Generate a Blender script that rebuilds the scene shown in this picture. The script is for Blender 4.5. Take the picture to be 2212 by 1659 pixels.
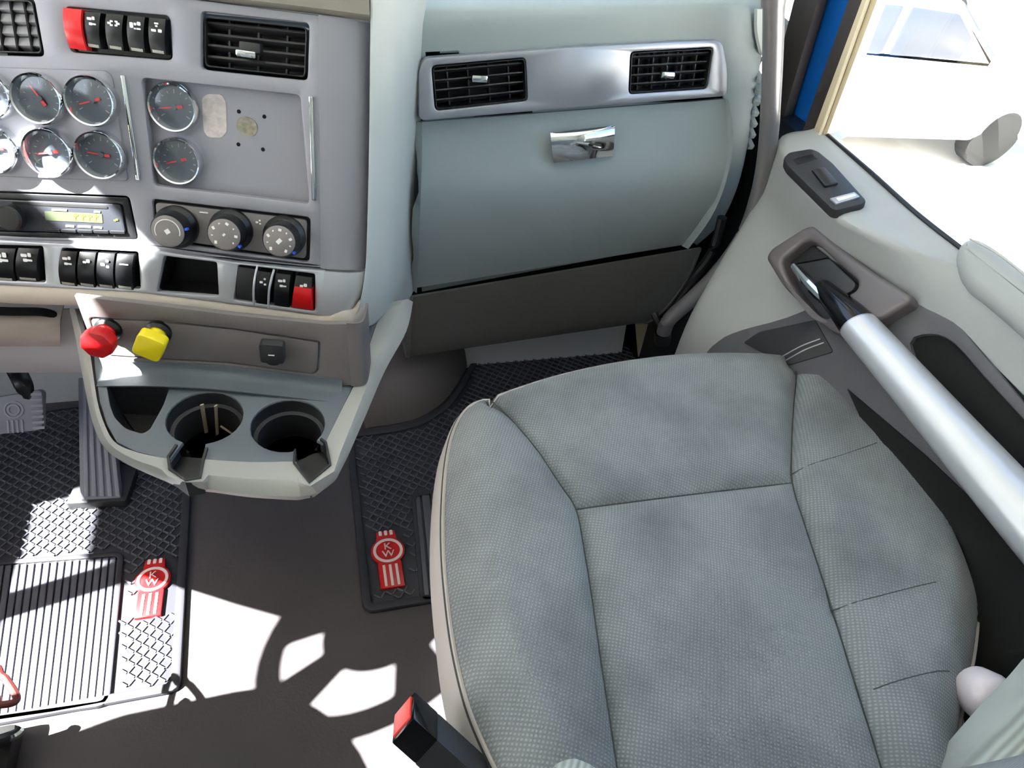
import bpy, bmesh, math, random
from mathutils import Vector as V, Matrix, geometry
random.seed(7)
for o in list(bpy.data.objects): bpy.data.objects.remove(o)
SC = bpy.context.scene
COL = SC.collection
# ------------------------------------------------------------------ camera
F, CX, CY = 1450.0, 1106.0, 829.5
CAM = V((0, 0, 1.25))
RT = V((0.95163793, -0.27135548, 0.14405364))
UP = V((0.08927159, 0.69290093, 0.71548507))
FW = V((0.2939657, 0.66802283, -0.68361514))
cd = bpy.data.cameras.new('camera'); cd.sensor_width = 36; cd.lens = F * 36 / 2212; cd.clip_start = 0.02; cd.clip_end = 300
cam = bpy.data.objects.new('camera', cd); COL.objects.link(cam)
m3 = Matrix((RT, UP, -FW)).transposed()
cam.matrix_world = Matrix.Translation(CAM) @ m3.to_4x4()
SC.camera = cam
# ------------------------------------------------------------------ light
SUNV = V((1.0, 0.19, -1.12)).normalized()        # direction the sunlight travels
w = bpy.data.worlds.new('sky'); SC.world = w; w.use_nodes = True
nt = w.node_tree; bg = nt.nodes['Background']
sky = nt.nodes.new('ShaderNodeTexSky'); sky.sky_type = 'NISHITA'; sky.sun_disc = False
sky.sun_elevation = math.radians(48); sky.sun_rotation = math.radians(259); sky.air_density = 1.2; sky.dust_density = 3.0
nt.links.new(sky.outputs[0], bg.inputs[0]); bg.inputs[1].default_value = 0.72
sl = bpy.data.lights.new('sun', 'SUN'); sl.energy = 115; sl.angle = math.radians(0.6); sl.color = (1.0, 0.97, 0.93)
sun = bpy.data.objects.new('sun', sl); COL.objects.link(sun)
sun.rotation_euler = SUNV.to_track_quat('-Z', 'Y').to_euler()
sun.location = (-6, 0, 8)
vs = SC.view_settings; vs.view_transform = 'Standard'; vs.look = 'None'; vs.gamma = 1; vs.use_curve_mapping = False; vs.exposure = 0.12
# ------------------------------------------------------------------ pixel -> world helpers
def ray(x, y): return RT * ((x - CX) / F) + UP * (-(y - CY) / F) + FW
def pz(x, y, z): r = ray(x, y); return CAM + r * ((z - CAM.z) / r.z)
def py_(x, y, yy): r = ray(x, y); return CAM + r * (yy / r.y)
def pxx(x, y, xx): r = ray(x, y); return CAM + r * (xx / r.x)
def pd(x, y, d): return CAM + ray(x, y) * d
class PL:
    def __init__(s, o, u, v):
        s.o = V(o); s.u = V(u).normalized(); s.n = s.u.cross(V(v)).normalized(); s.v = s.n.cross(s.u)
        s.M = Matrix((s.u, s.v, s.n)).transposed().to_4x4(); s.M.translation = s.o
    def w(s, x, y, h=0.0):
        r = ray(x, y); q = s.o + s.n * h
        return CAM + r * ((q - CAM).dot(s.n) / r.dot(s.n))
    def l(s, x, y, h=0.0):
        d = s.w(x, y, h) - s.o
        return (d.dot(s.u), d.dot(s.v))
    def ls(s, pts, h=0.0): return [s.l(x, y, h) for x, y in pts]
    def pt(s, a, b, h=0.0): return s.o + s.u * a + s.v * b + s.n * h
# ------------------------------------------------------------------ materials
def s2l(c): return tuple((x / 12.92 if x <= .04045 else ((x + .055) / 1.055) ** 2.4) for x in [k / 255 for k in c])
MATS = {}
def mat(name, rgb, rough=.5, metal=0, bump=0, bscale=400, var=0, vscale=6, spec=.5, coat=0, emit=0):
    if name in MATS: return MATS[name]
    m = bpy.data.materials.new(name); m.use_nodes = True; N = m.node_tree.nodes; L = m.node_tree.links
    b = N['Principled BSDF']; c = s2l(rgb)
    b.inputs['Base Color'].default_value = (*c, 1); b.inputs['Roughness'].default_value = rough
    b.inputs['Metallic'].default_value = metal; b.inputs['Specular IOR Level'].default_value = spec
    b.inputs['Coat Weight'].default_value = coat
    if emit:
        b.inputs['Emission Color'].default_value = (*c, 1); b.inputs['Emission Strength'].default_value = emit
    tc = N.new('ShaderNodeTexCoord')
    if var:
        nz = N.new('ShaderNodeTexNoise'); nz.inputs['Scale'].default_value = vscale; nz.inputs['Detail'].default_value = 5
        L.new(tc.outputs['Object'], nz.inputs['Vector'])
        mr = N.new('ShaderNodeMapRange'); mr.inputs[1].default_value = .35; mr.inputs[2].default_value = .65
        mr.inputs[3].default_value = 1 - var; mr.inputs[4].default_value = 1 + var * .4
        L.new(nz.outputs[0], mr.inputs[0])
        mx = N.new('ShaderNodeVectorMath'); mx.operation = 'SCALE'; mx.inputs[0].default_value = c
        L.new(mr.outputs[0], mx.inputs['Scale']); L.new(mx.outputs[0], b.inputs['Base Color'])
    if bump:
        nb = N.new('ShaderNodeTexNoise'); nb.inputs['Scale'].default_value = bscale; nb.inputs['Detail'].default_value = 2
        L.new(tc.outputs['Object'], nb.inputs['Vector'])
        bp = N.new('ShaderNodeBump'); bp.inputs['Strength'].default_value = bump; bp.inputs['Distance'].default_value = .001
        L.new(nb.outputs[0], bp.inputs['Height']); L.new(bp.outputs[0], b.inputs['Normal'])
    MATS[name] = m; return m
def glass_mat(name, tint=(.96, .98, .98), gl=.06, rough=.0):
    m = bpy.data.materials.new(name); m.use_nodes = True; N = m.node_tree.nodes; L = m.node_tree.links
    N.remove(N['Principled BSDF']); t = N.new('ShaderNodeBsdfTransparent'); t.inputs[0].default_value = (*tint, 1)
    g = N.new('ShaderNodeBsdfGlossy'); g.inputs['Roughness'].default_value = rough
    lw = N.new('ShaderNodeLayerWeight'); lw.inputs[0].default_value = .5
    pw = N.new('ShaderNodeMath'); pw.operation = 'POWER'; pw.inputs[1].default_value = 4; L.new(lw.outputs['Facing'], pw.inputs[0])
    fr = N.new('ShaderNodeMath'); fr.operation = 'MULTIPLY_ADD'; fr.inputs[1].default_value = .6; fr.inputs[2].default_value = gl; L.new(pw.outputs[0], fr.inputs[0])
    mx = N.new('ShaderNodeMixShader'); L.new(fr.outputs[0], mx.inputs[0])
    L.new(t.outputs[0], mx.inputs[1]); L.new(g.outputs[0], mx.inputs[2]); L.new(mx.outputs[0], N['Material Output'].inputs[0])
    return m
def fabric_mat(name, rgb, stain=.35, scale=84, rot=.5, ribs=False):
    m = bpy.data.materials.new(name); m.use_nodes = True; N = m.node_tree.nodes; L = m.node_tree.links
    b = N['Principled BSDF']; c = s2l(rgb); b.inputs['Roughness'].default_value = .95; b.inputs['Specular IOR Level'].default_value = .15
    b.inputs['Sheen Weight'].default_value = .15
    tc = N.new('ShaderNodeTexCoord'); mp = N.new('ShaderNodeMapping'); mp.inputs['Rotation'].default_value = (0, 0, rot)
    L.new(tc.outputs['Object'], mp.inputs[0])
    w1 = N.new('ShaderNodeTexWave'); w1.wave_type = 'BANDS'; w1.bands_direction = 'X'; w1.inputs['Scale'].default_value = scale; w1.inputs['Distortion'].default_value = 0.6
    L.new(mp.outputs[0], w1.inputs[0])
    if ribs: fac = w1.outputs['Fac']
    else:
        w2 = N.new('ShaderNodeTexWave'); w2.wave_type = 'BANDS'; w2.bands_direction = 'Y'; w2.inputs['Scale'].default_value = scale; w2.inputs['Distortion'].default_value = 0.6
        L.new(mp.outputs[0], w2.inputs[0])
        mu = N.new('ShaderNodeMath'); mu.operation = 'MULTIPLY'; L.new(w1.outputs['Fac'], mu.inputs[0]); L.new(w2.outputs['Fac'], mu.inputs[1]); fac = mu.outputs[0]
    mr = N.new('ShaderNodeMapRange'); mr.inputs[3].default_value = .83; mr.inputs[4].default_value = 1.36; L.new(fac, mr.inputs[0])
    nz = N.new('ShaderNodeTexNoise'); nz.inputs['Scale'].default_value = 7; nz.inputs['Detail'].default_value = 3; nz.inputs['Roughness'].default_value = .6
    L.new(tc.outputs['Object'], nz.inputs['Vector'])
    mr2 = N.new('ShaderNodeMapRange'); mr2.inputs[1].default_value = .30; mr2.inputs[2].default_value = .58; mr2.inputs[3].default_value = 1 - stain; mr2.inputs[4].default_value = 1
    L.new(nz.outputs[0], mr2.inputs[0])
    m2 = N.new('ShaderNodeMath'); m2.operation = 'MULTIPLY'; L.new(mr.outputs[0], m2.inputs[0]); L.new(mr2.outputs[0], m2.inputs[1])
    mx = N.new('ShaderNodeVectorMath'); mx.operation = 'SCALE'; mx.inputs[0].default_value = c
    L.new(m2.outputs[0], mx.inputs['Scale']); L.new(mx.outputs[0], b.inputs['Base Color'])
    bp = N.new('ShaderNodeBump'); bp.inputs['Strength'].default_value = .5; bp.inputs['Distance'].default_value = .0015
    L.new(fac, bp.inputs['Height']); L.new(bp.outputs[0], b.inputs['Normal'])
    MATS[name] = m; return m
fascia = mat('fascia_grey', (146, 146, 155), .45, .25, .1, 700)
dkplastic = mat('charcoal_plastic', (40, 41, 44), .5, 0, .15, 600)
blk = mat('black_plastic', (20, 21, 24), .35)
blkgloss = mat('black_gloss', (14, 15, 18), .12)
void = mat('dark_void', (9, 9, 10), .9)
trimgrey = mat('trim_grey_green', (154, 164, 165), .55, 0, .15, 500)
trimlight = mat('trim_light_grey', (190, 194, 192), .55, 0, .12, 500)
doorgrey = mat('door_trim_grey', (166, 169, 170), .5, 0, .12, 500)
beige = mat('trim_beige', (186, 176, 164), .55, 0, .12, 500)
hood = mat('dash_hood', (120, 116, 108), .7, 0, .2, 500)
silver = mat('silver_paint', (176, 178, 188), .32, .65)
silverlt = mat('silver_light', (205, 207, 214), .3, .5)
chrome = mat('chrome', (225, 228, 232), .06, 1)
red = mat('red_plastic', (205, 22, 26), .35)
redsw = mat('red_switch', (225, 40, 45), .3)
yellow = mat('yellow_plastic', (240, 215, 20), .4)
white = mat('white_print', (235, 235, 235), .5)
needle = mat('needle_red', (225, 60, 60), .4)
dial = mat('dial_face', (84, 90, 100), .35)
trayg = mat('tray_grey', (98, 105, 112), .5, .05, .2, 600)
trayside = mat('knob_panel_grey', (112, 106, 106), .55, .05, .15, 600)
rubber = mat('mat_rubber', (48, 48, 55), .55)
ribm = mat('mat_rib', (92, 92, 102), .35)
floorm = mat('floor_rubber', (78, 73, 77), .62, 0, .25, 220, .18, 3)
bluep = mat('blue_paint', (14, 92, 178), .25, 0, coat=.6)
seal = mat('rubber_seal', (52, 46, 44), .7)
cream = mat('cream_trim', (205, 190, 160), .5)
fab = fabric_mat('seat_fabric', (130, 135, 138), .36)
fabrib = fabric_mat('seat_fabric_ribbed', (150, 156, 152), .1, 58, .75, True)
sidefab = mat('seat_side_vinyl', (178, 172, 168), .6, 0, .2, 500)
piping = mat('dark_piping', (60, 62, 60), .8)
pedalm = mat('pedal_grey', (126, 128, 140), .5)
lcd = mat('radio_display', (70, 78, 60), .2)
lcdtxt = mat('radio_text', (170, 190, 40), .4)
bluedot = mat('blue_mark', (40, 90, 240), .4)
sticker = mat('glue_residue', (196, 186, 184), .7, 0, .4, 150, .2, 120)
gluespot = mat('dried_glue', (150, 145, 128), .8, 0, .8, 200, .35, 150)
concrete = mat('concrete', (190, 186, 178), .9, 0, 0, 1, .12, .6)
carw = mat('white_car_paint', (232, 234, 238), .3, coat=.4)
carglass = mat('car_window', (58, 62, 72), .3, spec=.2)
woodst = mat('tan_wood', (176, 156, 134), .7)
leafm = mat('leaf_dark', (30, 36, 32), .9, spec=.1)
pale = mat('pale_plastic', (205, 196, 202), .3)
gauge_glass = glass_mat('gauge_glass', (.95, .97, .98), .10, .12); win_glass = glass_mat('window_glass', (.97, .985, .98))
# ------------------------------------------------------------------ object helpers
W = {}
I4 = Matrix.Identity(4)
def link(o, parent, M):
    COL.objects.link(o)
    W[o.name] = M.copy(); o.matrix_basis = M
    if parent is not None:
        o.parent = parent; o.matrix_parent_inverse = W[parent.name].inverted()
    return o
def thing(name, label, cat, loc, group=None, kind=None):
    o = bpy.data.objects.new(name, None); o.empty_display_size = .05
    link(o, None, Matrix.Translation(V(loc)))
    if label: o['label'] = label
    if cat: o['category'] = cat
    if group: o['group'] = group
    if kind: o['kind'] = kind
    return o
def tag(o, label=None, cat=None, group=None, kind=None):
    for k, v in (('label', label), ('category', cat), ('group', group), ('kind', kind)):
        if v: o[k] = v
    return o
def obj(name, bm, m, parent=None, M=I4, smooth=35):
    bmesh.ops.recalc_face_normals(bm, faces=bm.faces)
    me = bpy.data.meshes.new(name); bm.to_mesh(me); bm.free()
    if smooth:
        me.polygons.foreach_set('use_smooth', [True] * len(me.polygons)); me.set_sharp_from_angle(angle=math.radians(smooth))
    me.materials.append(m)
    return link(bpy.data.objects.new(name, me), parent, M)
def area(p): return sum(p[i][0] * p[(i + 1) % len(p)][1] - p[(i + 1) % len(p)][0] * p[i][1] for i in range(len(p))) / 2
def rnd(p, r, k=4):
    """round the corners of a 2-D polygon"""
    out = []; n = len(p)
    for i in range(n):
        a, b, c = V(p[i - 1]), V(p[i]), V(p[(i + 1) % n])
        la, lc = (a - b).length, (c - b).length
        if la < 1e-7 or lc < 1e-7: continue
        rr = min(r, la * .45, lc * .45)
        s, e = b + (a - b) / la * rr, b + (c - b) / lc * rr
        for j in range(k + 1):
            t = j / k; q = s * (1 - t) ** 2 + b * 2 * t * (1 - t) + e * t * t; out.append((q.x, q.y))
    return out
def inset(p, d):
    """move a loop inwards (loop is counter-clockwise = solid inside)"""
    n = len(p); out = []
    for i in range(n):
        a, b, c = V(p[i - 1]), V(p[i]), V(p[(i + 1) % n])
        e1 = (b - a); e2 = (c - b)
        if e1.length < 1e-9 or e2.length < 1e-9: out.append(p[i]); continue
        e1.normalize(); e2.normalize()
        n1 = V((-e1.y, e1.x)); n2 = V((-e2.y, e2.x)); m = n1 + n2
        if m.length < 1e-6: m = n1
        m.normalize(); k = max(.5, m.dot(n1)); q = b + m * (d / k); out.append((q.x, q.y))
    return out
def add_plate(bm, outer, holes=(), h=0.0, t=.01, bev=.0015, seg=2):
    loops = []
    o = list(outer)
    if area(o) < 0: o.reverse()
    loops.append(o)
    for q in holes:
        q = list(q)
        if area(q) > 0: q.reverse()
        loops.append(q)
    fe = []; be = []
    for lp in loops:
        rings = []
        if bev > 0:
            for k in range(seg + 1):
                a = math.pi / 2 * k / seg
                rings.append((inset(lp, bev * (1 - math.sin(a))), h - bev * (1 - math.cos(a))))
        else: rings.append((lp, h))
        rings.append((lp, h - t))
        vr = [[bm.verts.new((x, y, z)) for x, y in r] for r, z in rings]
        n = len(lp)
        for a, b in zip(vr, vr[1:]):
            for i in range(n):
                j = (i + 1) % n; bm.faces.new((a[i], a[j], b[j], b[i]))
        fe.append(vr[0]); be.append(vr[-1])
    for grp in (fe, be):
        if len(grp) == 1:
            f = bm.faces.new(grp[0]); bmesh.ops.triangulate(bm, faces=[f])
        else:
            ed = []
            for r in grp:
                for i in range(len(r)):
                    e = bm.edges.get((r[i], r[(i + 1) % len(r)])); ed.append(e)
            bmesh.ops.triangle_fill(bm, use_beauty=True, use_dissolve=False, edges=ed)
def plate(name, P, px, m, parent=None, holes=(), h=0.0, t=.01, bev=.0015, r=.003, hr=None, local=False, seg=2):
    """a thick flat piece whose outline is traced on plane P"""
    f = (lambda q: q) if local else (lambda q: P.ls(q, h))
    o = f(px); o = rnd(o, r) if r else o
    hs = []
    for q in holes:
        q = f(q); q = rnd(q, r if hr is None else hr) if (r if hr is None else hr) else q; hs.append(q)
    bm = bmesh.new(); add_plate(bm, o, hs, h, t, bev, seg)
    return obj(name, bm, m, parent, P.M)
def catmull(p, n, closed=False):
    out = []; N = len(p)
    rng = range(N if closed else N - 1)
    for i in rng:
        g = (lambda k: p[k % N]) if closed else (lambda k: p[max(0, min(N - 1, k))])
        a, b, c, d = g(i - 1), g(i), g(i + 1), g(i + 2)
        for j in range(n):
            t = j / n
            out.append(.5 * (2 * b + (c - a) * t + (2 * a - 5 * b + 4 * c - d) * t * t + (3 * b - a - 3 * c + d) * t ** 3))
    if not closed: out.append(p[-1].copy())
    return out
def c2(px, n=5, closed=True): return [(q.x, q.y) for q in catmull([V((x, y)) for x, y in px], n, closed)]
def add_tube(bm, path, r, seg=12, caps=True, flat=1.0, ref=V((0, 0, 1))):
    rs = r if isinstance(r, (list, tuple)) else [r] * len(path)
    rings = []
    for i, p in enumerate(path):
        d = (path[min(i + 1, len(path) - 1)] - path[max(i - 1, 0)]).normalized()
        a = d.cross(ref)
        if a.length < 1e-3: a = d.cross(V((1, 0, 0)))
        a.normalize(); b = d.cross(a).normalized()
        rings.append([bm.verts.new(p + a * (math.cos(2 * math.pi * k / seg) * rs[i]) + b * (math.sin(2 * math.pi * k / seg) * rs[i] * flat)) for k in range(seg)])
    for A, B in zip(rings, rings[1:]):
        for k in range(seg): bm.faces.new((A[k], A[(k + 1) % seg], B[(k + 1) % seg], B[k]))
    if caps: bm.faces.new(rings[0]); bm.faces.new(rings[-1])
def tube(name, path, r, m, parent=None, seg=12, flat=1.0, sm=6, ref=V((0, 0, 1))):
    path = [V(p) for p in path]
    if sm and len(path) > 2:
        if isinstance(r, (list, tuple)):
            rr = catmull([V((x, 0, 0)) for x in r], sm); r = [q.x for q in rr]
        path = catmull(path, sm)
    bm = bmesh.new(); add_tube(bm, path, r, seg, True, flat, ref)
    return obj(name, bm, m, parent)
def add_lathe(bm, prof, seg=24, a0=0.0, a1=2 * math.pi):
    """profile = list of (radius, height) round local z; open ends closed if radius 0"""
    full = abs(a1 - a0 - 2 * math.pi) < 1e-6; n = seg if full else seg + 1
    rings = []
    for r, z in prof:
        if r < 1e-7: rings.append([bm.verts.new((0, 0, z))])
        else: rings.append([bm.verts.new((r * math.cos(a0 + (a1 - a0) * k / seg), r * math.sin(a0 + (a1 - a0) * k / seg), z)) for k in range(n)])
    for A, B in zip(rings, rings[1:]):
        for k in range(seg):
            k2 = (k + 1) % n
            if len(A) == 1 and len(B) == 1: continue
            if len(A) == 1: bm.faces.new((A[0], B[k2], B[k]))
            elif len(B) == 1: bm.faces.new((A[k], A[k2], B[0]))
            else: bm.faces.new((A[k], A[k2], B[k2], B[k]))
def lathe(name, P, c, prof, m, parent=None, seg=28, a0=0.0, a1=2 * math.pi, rot=0):
    bm = bmesh.new(); add_lathe(bm, prof, seg, a0, a1)
    M = P.M @ Matrix.Translation(V((c[0], c[1], 0))) @ Matrix.Rotation(rot, 4, 'Z')
    return obj(name, bm, m, parent, M)
def add_box(bm, c, s, M=I4):
    r = bmesh.ops.create_cube(bm, size=1, matrix=M @ Matrix.Translation(V(c)) @ Matrix.Diagonal(V((*s, 1))))
    return r['verts']
def box(name, c, s, m, parent=None, M=I4, bev=.002):
    bm = bmesh.new(); add_box(bm, (0, 0, 0), s)
    if bev: bmesh.ops.bevel(bm, geom=bm.edges[:], offset=bev, segments=2, affect='EDGES', profile=.6)
    return obj(name, bm, m, parent, M @ Matrix.Translation(V(c)))
def loft(name, rows, m, parent=None, thick=.004, n=4, closed=False, lin=False):
    """smooth surface through rows of 3-D points, given thickness away from the viewer"""
    if not lin:
        rows = [catmull(r, n, closed) for r in rows]
        cols = list(map(list, zip(*rows))); cols = [catmull(c, n) for c in cols]; rows = list(map(list, zip(*cols)))
    R, Cn = len(rows), len(rows[0])
    bm = bmesh.new(); vv = [[bm.verts.new(p) for p in r] for r in rows]
    for i in range(R - 1):
        for j in range(Cn - 1 + (1 if closed else 0)):
            q = [vv[i][j], vv[i][(j + 1) % Cn], vv[i + 1][(j + 1) % Cn], vv[i + 1][j]]
            try: bm.faces.new(q)
            except ValueError: pass
    bmesh.ops.recalc_face_normals(bm, faces=bm.faces)
    bm.normal_update()
    c = sum((f.normal.dot(CAM - f.calc_center_median()) for f in bm.faces)) 
    if c < 0: bmesh.ops.reverse_faces(bm, faces=bm.faces)
    bm.normal_update()
    if thick:
        old = [v for v in bm.verts]; nm = {v: v.normal.copy() for v in old}
        fs = bm.faces[:]; bd = [e for e in bm.edges if len(e.link_faces) == 1]
        nv = {v: bm.verts.new(v.co - nm[v] * thick) for v in old}
        for f in fs: bm.faces.new([nv[v] for v in reversed(f.verts)])
        for e in bd:
            a, b = e.verts
            try: bm.faces.new((a, b, nv[b], nv[a]))
            except ValueError: pass
    return obj(name, bm, m, parent)
def textmesh(s, size):
    c = bpy.data.curves.new('t', 'FONT'); c.body = s; c.size = size; c.align_x = 'CENTER'; c.align_y = 'CENTER'; c.extrude = .0004
    o = bpy.data.objects.new('t', c); me = bpy.data.meshes.new_from_object(o)
    bpy.data.objects.remove(o); bpy.data.curves.remove(c); return me
def text(s, size, M, m, parent, name='lettering'):
    me = textmesh(s, size); me.name = name; me.materials.clear(); me.materials.append(m)
    return link(bpy.data.objects.new(name, me), parent, M)
def lerp(a, b, t): return (a[0] + (b[0] - a[0]) * t, a[1] + (b[1] - a[1]) * t)
def quadpt(q, s, t): return lerp(lerp(q[0], q[1], s), lerp(q[3], q[2], s), t)   # q = TL TR BR BL
def sub(q, s0, t0, s1, t1): return [quadpt(q, s0, t0), quadpt(q, s1, t0), quadpt(q, s1, t1), quadpt(q, s0, t1)]
# planes of the cab
def faceplane(o, al, tau):
    a, t = math.radians(al), math.radians(tau)
    u = V((math.cos(a), -math.sin(a), 0)); v = V((math.sin(a) * math.sin(t), math.cos(a) * math.sin(t), math.cos(t)))
    return PL(o, u, v)
STK = faceplane(pd(380, 235, .85), 14, 20)              # centre stack
KNB = faceplane(pz(720, 832, .556), 13, 6)              # air valve knob panel
TRY = PL((0, .7, .556), (1, 0, 0), (0, 1, 0))           # cup holder tray, horizontal
GLV = faceplane((.45, 1.05, .85), 0, 8)                 # passenger side vent strip
FLR = PL((0, .7, 0), (1, 0, 0), (0, 1, 0))
# ================================================================== the cab shell
FLOORZ = 0.0
def wallplate(name, P, outer, holes, m, t, lbl=None):
    o = plate(name, P, outer, m, None, holes, 0, t, 0, 0, local=True); tag(o, kind='structure')
    return o
XL, XR = -1.07, 1.02
wm = trimlight
wallplate('floor', FLR, [(XL, -1.9), (XR, -1.9), (XR, .85), (XL, .85)], [], floorm, .05)
PLX = PL((XL, 0, 0), (0, 1, 0), (0, 0, 1)); PRX = PL((XR, 0, 0), (0, -1, 0), (0, 0, 1))
wallplate('wall_left', PLX, [(-1.2, -.05), (1.6, -.05), (1.6, 1.95), (-1.2, 1.95)], [[(-.02, .60), (.90, .60), (.88, 1.725), (.67, 1.725), (.61, 1.60), (-.02, 1.58)]], wm, .04)
wallplate('wall_right', PRX, [(1.2, -.05), (-1.6, -.05), (-1.6, 1.95), (1.2, 1.95)], [[(.1, .70), (-1.40, .70), (-1.30, 1.7), (.1, 1.7)]], wm, .04)
wallplate('wall_back', PL((0, -1.2, 0), (-1, 0, 0), (0, 0, 1)), [(-XR, -.05), (-XL, -.05), (-XL, 1.95), (-XR, 1.95)], [], wm, .04)
wallplate('wall_front', PL((0, 1.56, 0), (1, 0, 0), (0, 0, 1)), [(XL, -.05), (XR, -.05), (XR, 1.95), (XL, 1.95)], [[(-.98, .99), (.92, .99), (.86, 1.68), (-.92, 1.68)]], wm, .03)
wallplate('ceiling', PL((0, .2, 1.9), (1, 0, 0), (0, -1, 0)), [(XL, -1.4), (XR, -1.4), (XR, 1.45), (XL, 1.45)], [], trimlight, .04)
tag(plate('window_1', PL((0, 1.57, 0), (1, 0, 0), (0, 0, 1)), [(-.98, .99), (.92, .99), (.86, 1.68), (-.92, 1.68)], win_glass, None, (), 0, .004, 0, 0, local=True), kind='structure')
tag(plate('window_2', PL((XR + .02, 0, 0), (0, -1, 0), (0, 0, 1)), [(.1, .70), (-1.40, .70), (-1.30, 1.7), (.1, 1.7)], win_glass, None, (), 0, .004, 0, 0, local=True), kind='structure')
tag(plate('window_3', PL((XL - .02, 0, 0), (0, 1, 0), (0, 0, 1)), [(-.02, .60), (.90, .60), (.88, 1.725), (.67, 1.725), (.61, 1.60), (-.02, 1.58)], win_glass, None, (), 0, .004, 0, 0, local=True), kind='structure')
# outside
post = box('trim_8', (XL - .02, .671, 1.15), (.05, .048, 1.12), seal, None, bev=.004); tag(post, kind='structure')
toe = plate('trim_9', PL((0, 1.30, 0), (1, 0, 0), (0, .25, .97)), [(XL, 0), (.9, 0), (.9, .62), (XL, .62)], mat('toe_board', (214, 214, 216), .7), None, (), 0, .02, 0, 0, local=True); tag(toe, kind='structure')
g = box('ground', (0, 10, -1.35), (120, 120, .3), concrete, None, bev=0); tag(g, kind='structure')
# ================================================================== passenger side dashboard
dash = thing('dashboard', 'grey passenger side dashboard with glovebox and two silver-framed air vents', 'dashboard', (.45, 1.2, .3))
# side column between the centre stack and the glovebox
colA = [(806, -40), (804, 120), (802, 300), (798, 480), (793, 590), (778, 670), (748, 716)]
colB = [(915, -40), (906, 120), (900, 300), (893, 480), (890, 560), (888, 610), (886, 642)]
rows = []
for i in range(7):
    A = STK.w(*colA[i], .0 if i < 5 else -.004 * (i - 4)); B = py_(*colB[i], 1.058)
    if i == 6: A = STK.w(*colA[i], -.012)
    u = (B - A); k = V((u.y, -u.x, 0)).normalized()
    rows.append([A - V((0, 0, 0)) + V((-.0, .012, 0)), A, A + u * .22 + k * .016, A + u * .55 + k * .012, A + u * .85 + k * .0, B, B + V((.01, .02, 0))])
loft('side_column', rows, trimlight, dash, .004, 4)
# dash body: ledge, face and right hand margin behind the doors and trims
def DR(y, L, R, Ym, Ye, n=5):
    out = [py_(L, y[0], Ym)]
    return out
body_rows = []
YB = 1.066
spec = [  # (left px, mid px, right px, right edge px, y offset)
    ((905, -60), (1240, -70), (1580, -80), (1652, -80), YB + .30),
    ((905, -25), (1240, -40), (1580, -45), (1650, -40), YB + .12),
    ((905, 8), (1240, 2), (1580, -4), (1646, 0), YB + .028),
    ((905, 40), (1240, 26), (1580, 16), (1648, 30), YB + .004),
    ((905, 90), (1240, 70), (1580, 56), (1648, 80), YB),
    ((912, 150), (1240, 140), (1590, 130), (1640, 150), YB),
    ((925, 262), (1240, 235), (1592, 230), (1624, 240), YB),
    ((922, 330), (1240, 320), (1590, 312), (1614, 312), YB),
    ((918, 430), (1240, 420), (1568, 400), (1592, 405), YB),
    ((914, 560), (1200, 520), (1530, 480), (1556, 480), YB + .03),
    ((912, 630), (1180, 580), (1480, 525), (1505, 530), YB + .045)]
rows = []
for L, Mi, R, E_, yy in spec:
    q = lerp(L, Mi, .5); q2 = lerp(Mi, R, .5)
    e = py_(*E_, yy + .022)
    rows.append([py_(*L, yy), py_(*q, yy), py_(*Mi, yy), py_(*q2, yy), py_(*R, yy), e, e + V((.006, .05, -.002)), e + V((.0, .16, -.006))])
db = loft('dash_body', rows, trimgrey, dash, .004, 9)
def topx(p): d = p - CAM; z = d.dot(FW); return (CX + F * d.dot(RT) / z, CY - F * d.dot(UP) / z)
bm = bmesh.new(); bm.from_mesh(db.data); kill = []
for f in bm.faces:
    x, y = topx(f.calc_center_median())
    if (915 < x < 1158 and 112 < y < 256) or (1345 < x < 1560 and 92 < y < 222): kill.append(f)
bmesh.ops.delete(bm, geom=kill, context='FACES'); bm.to_mesh(db.data); bm.free()
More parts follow.
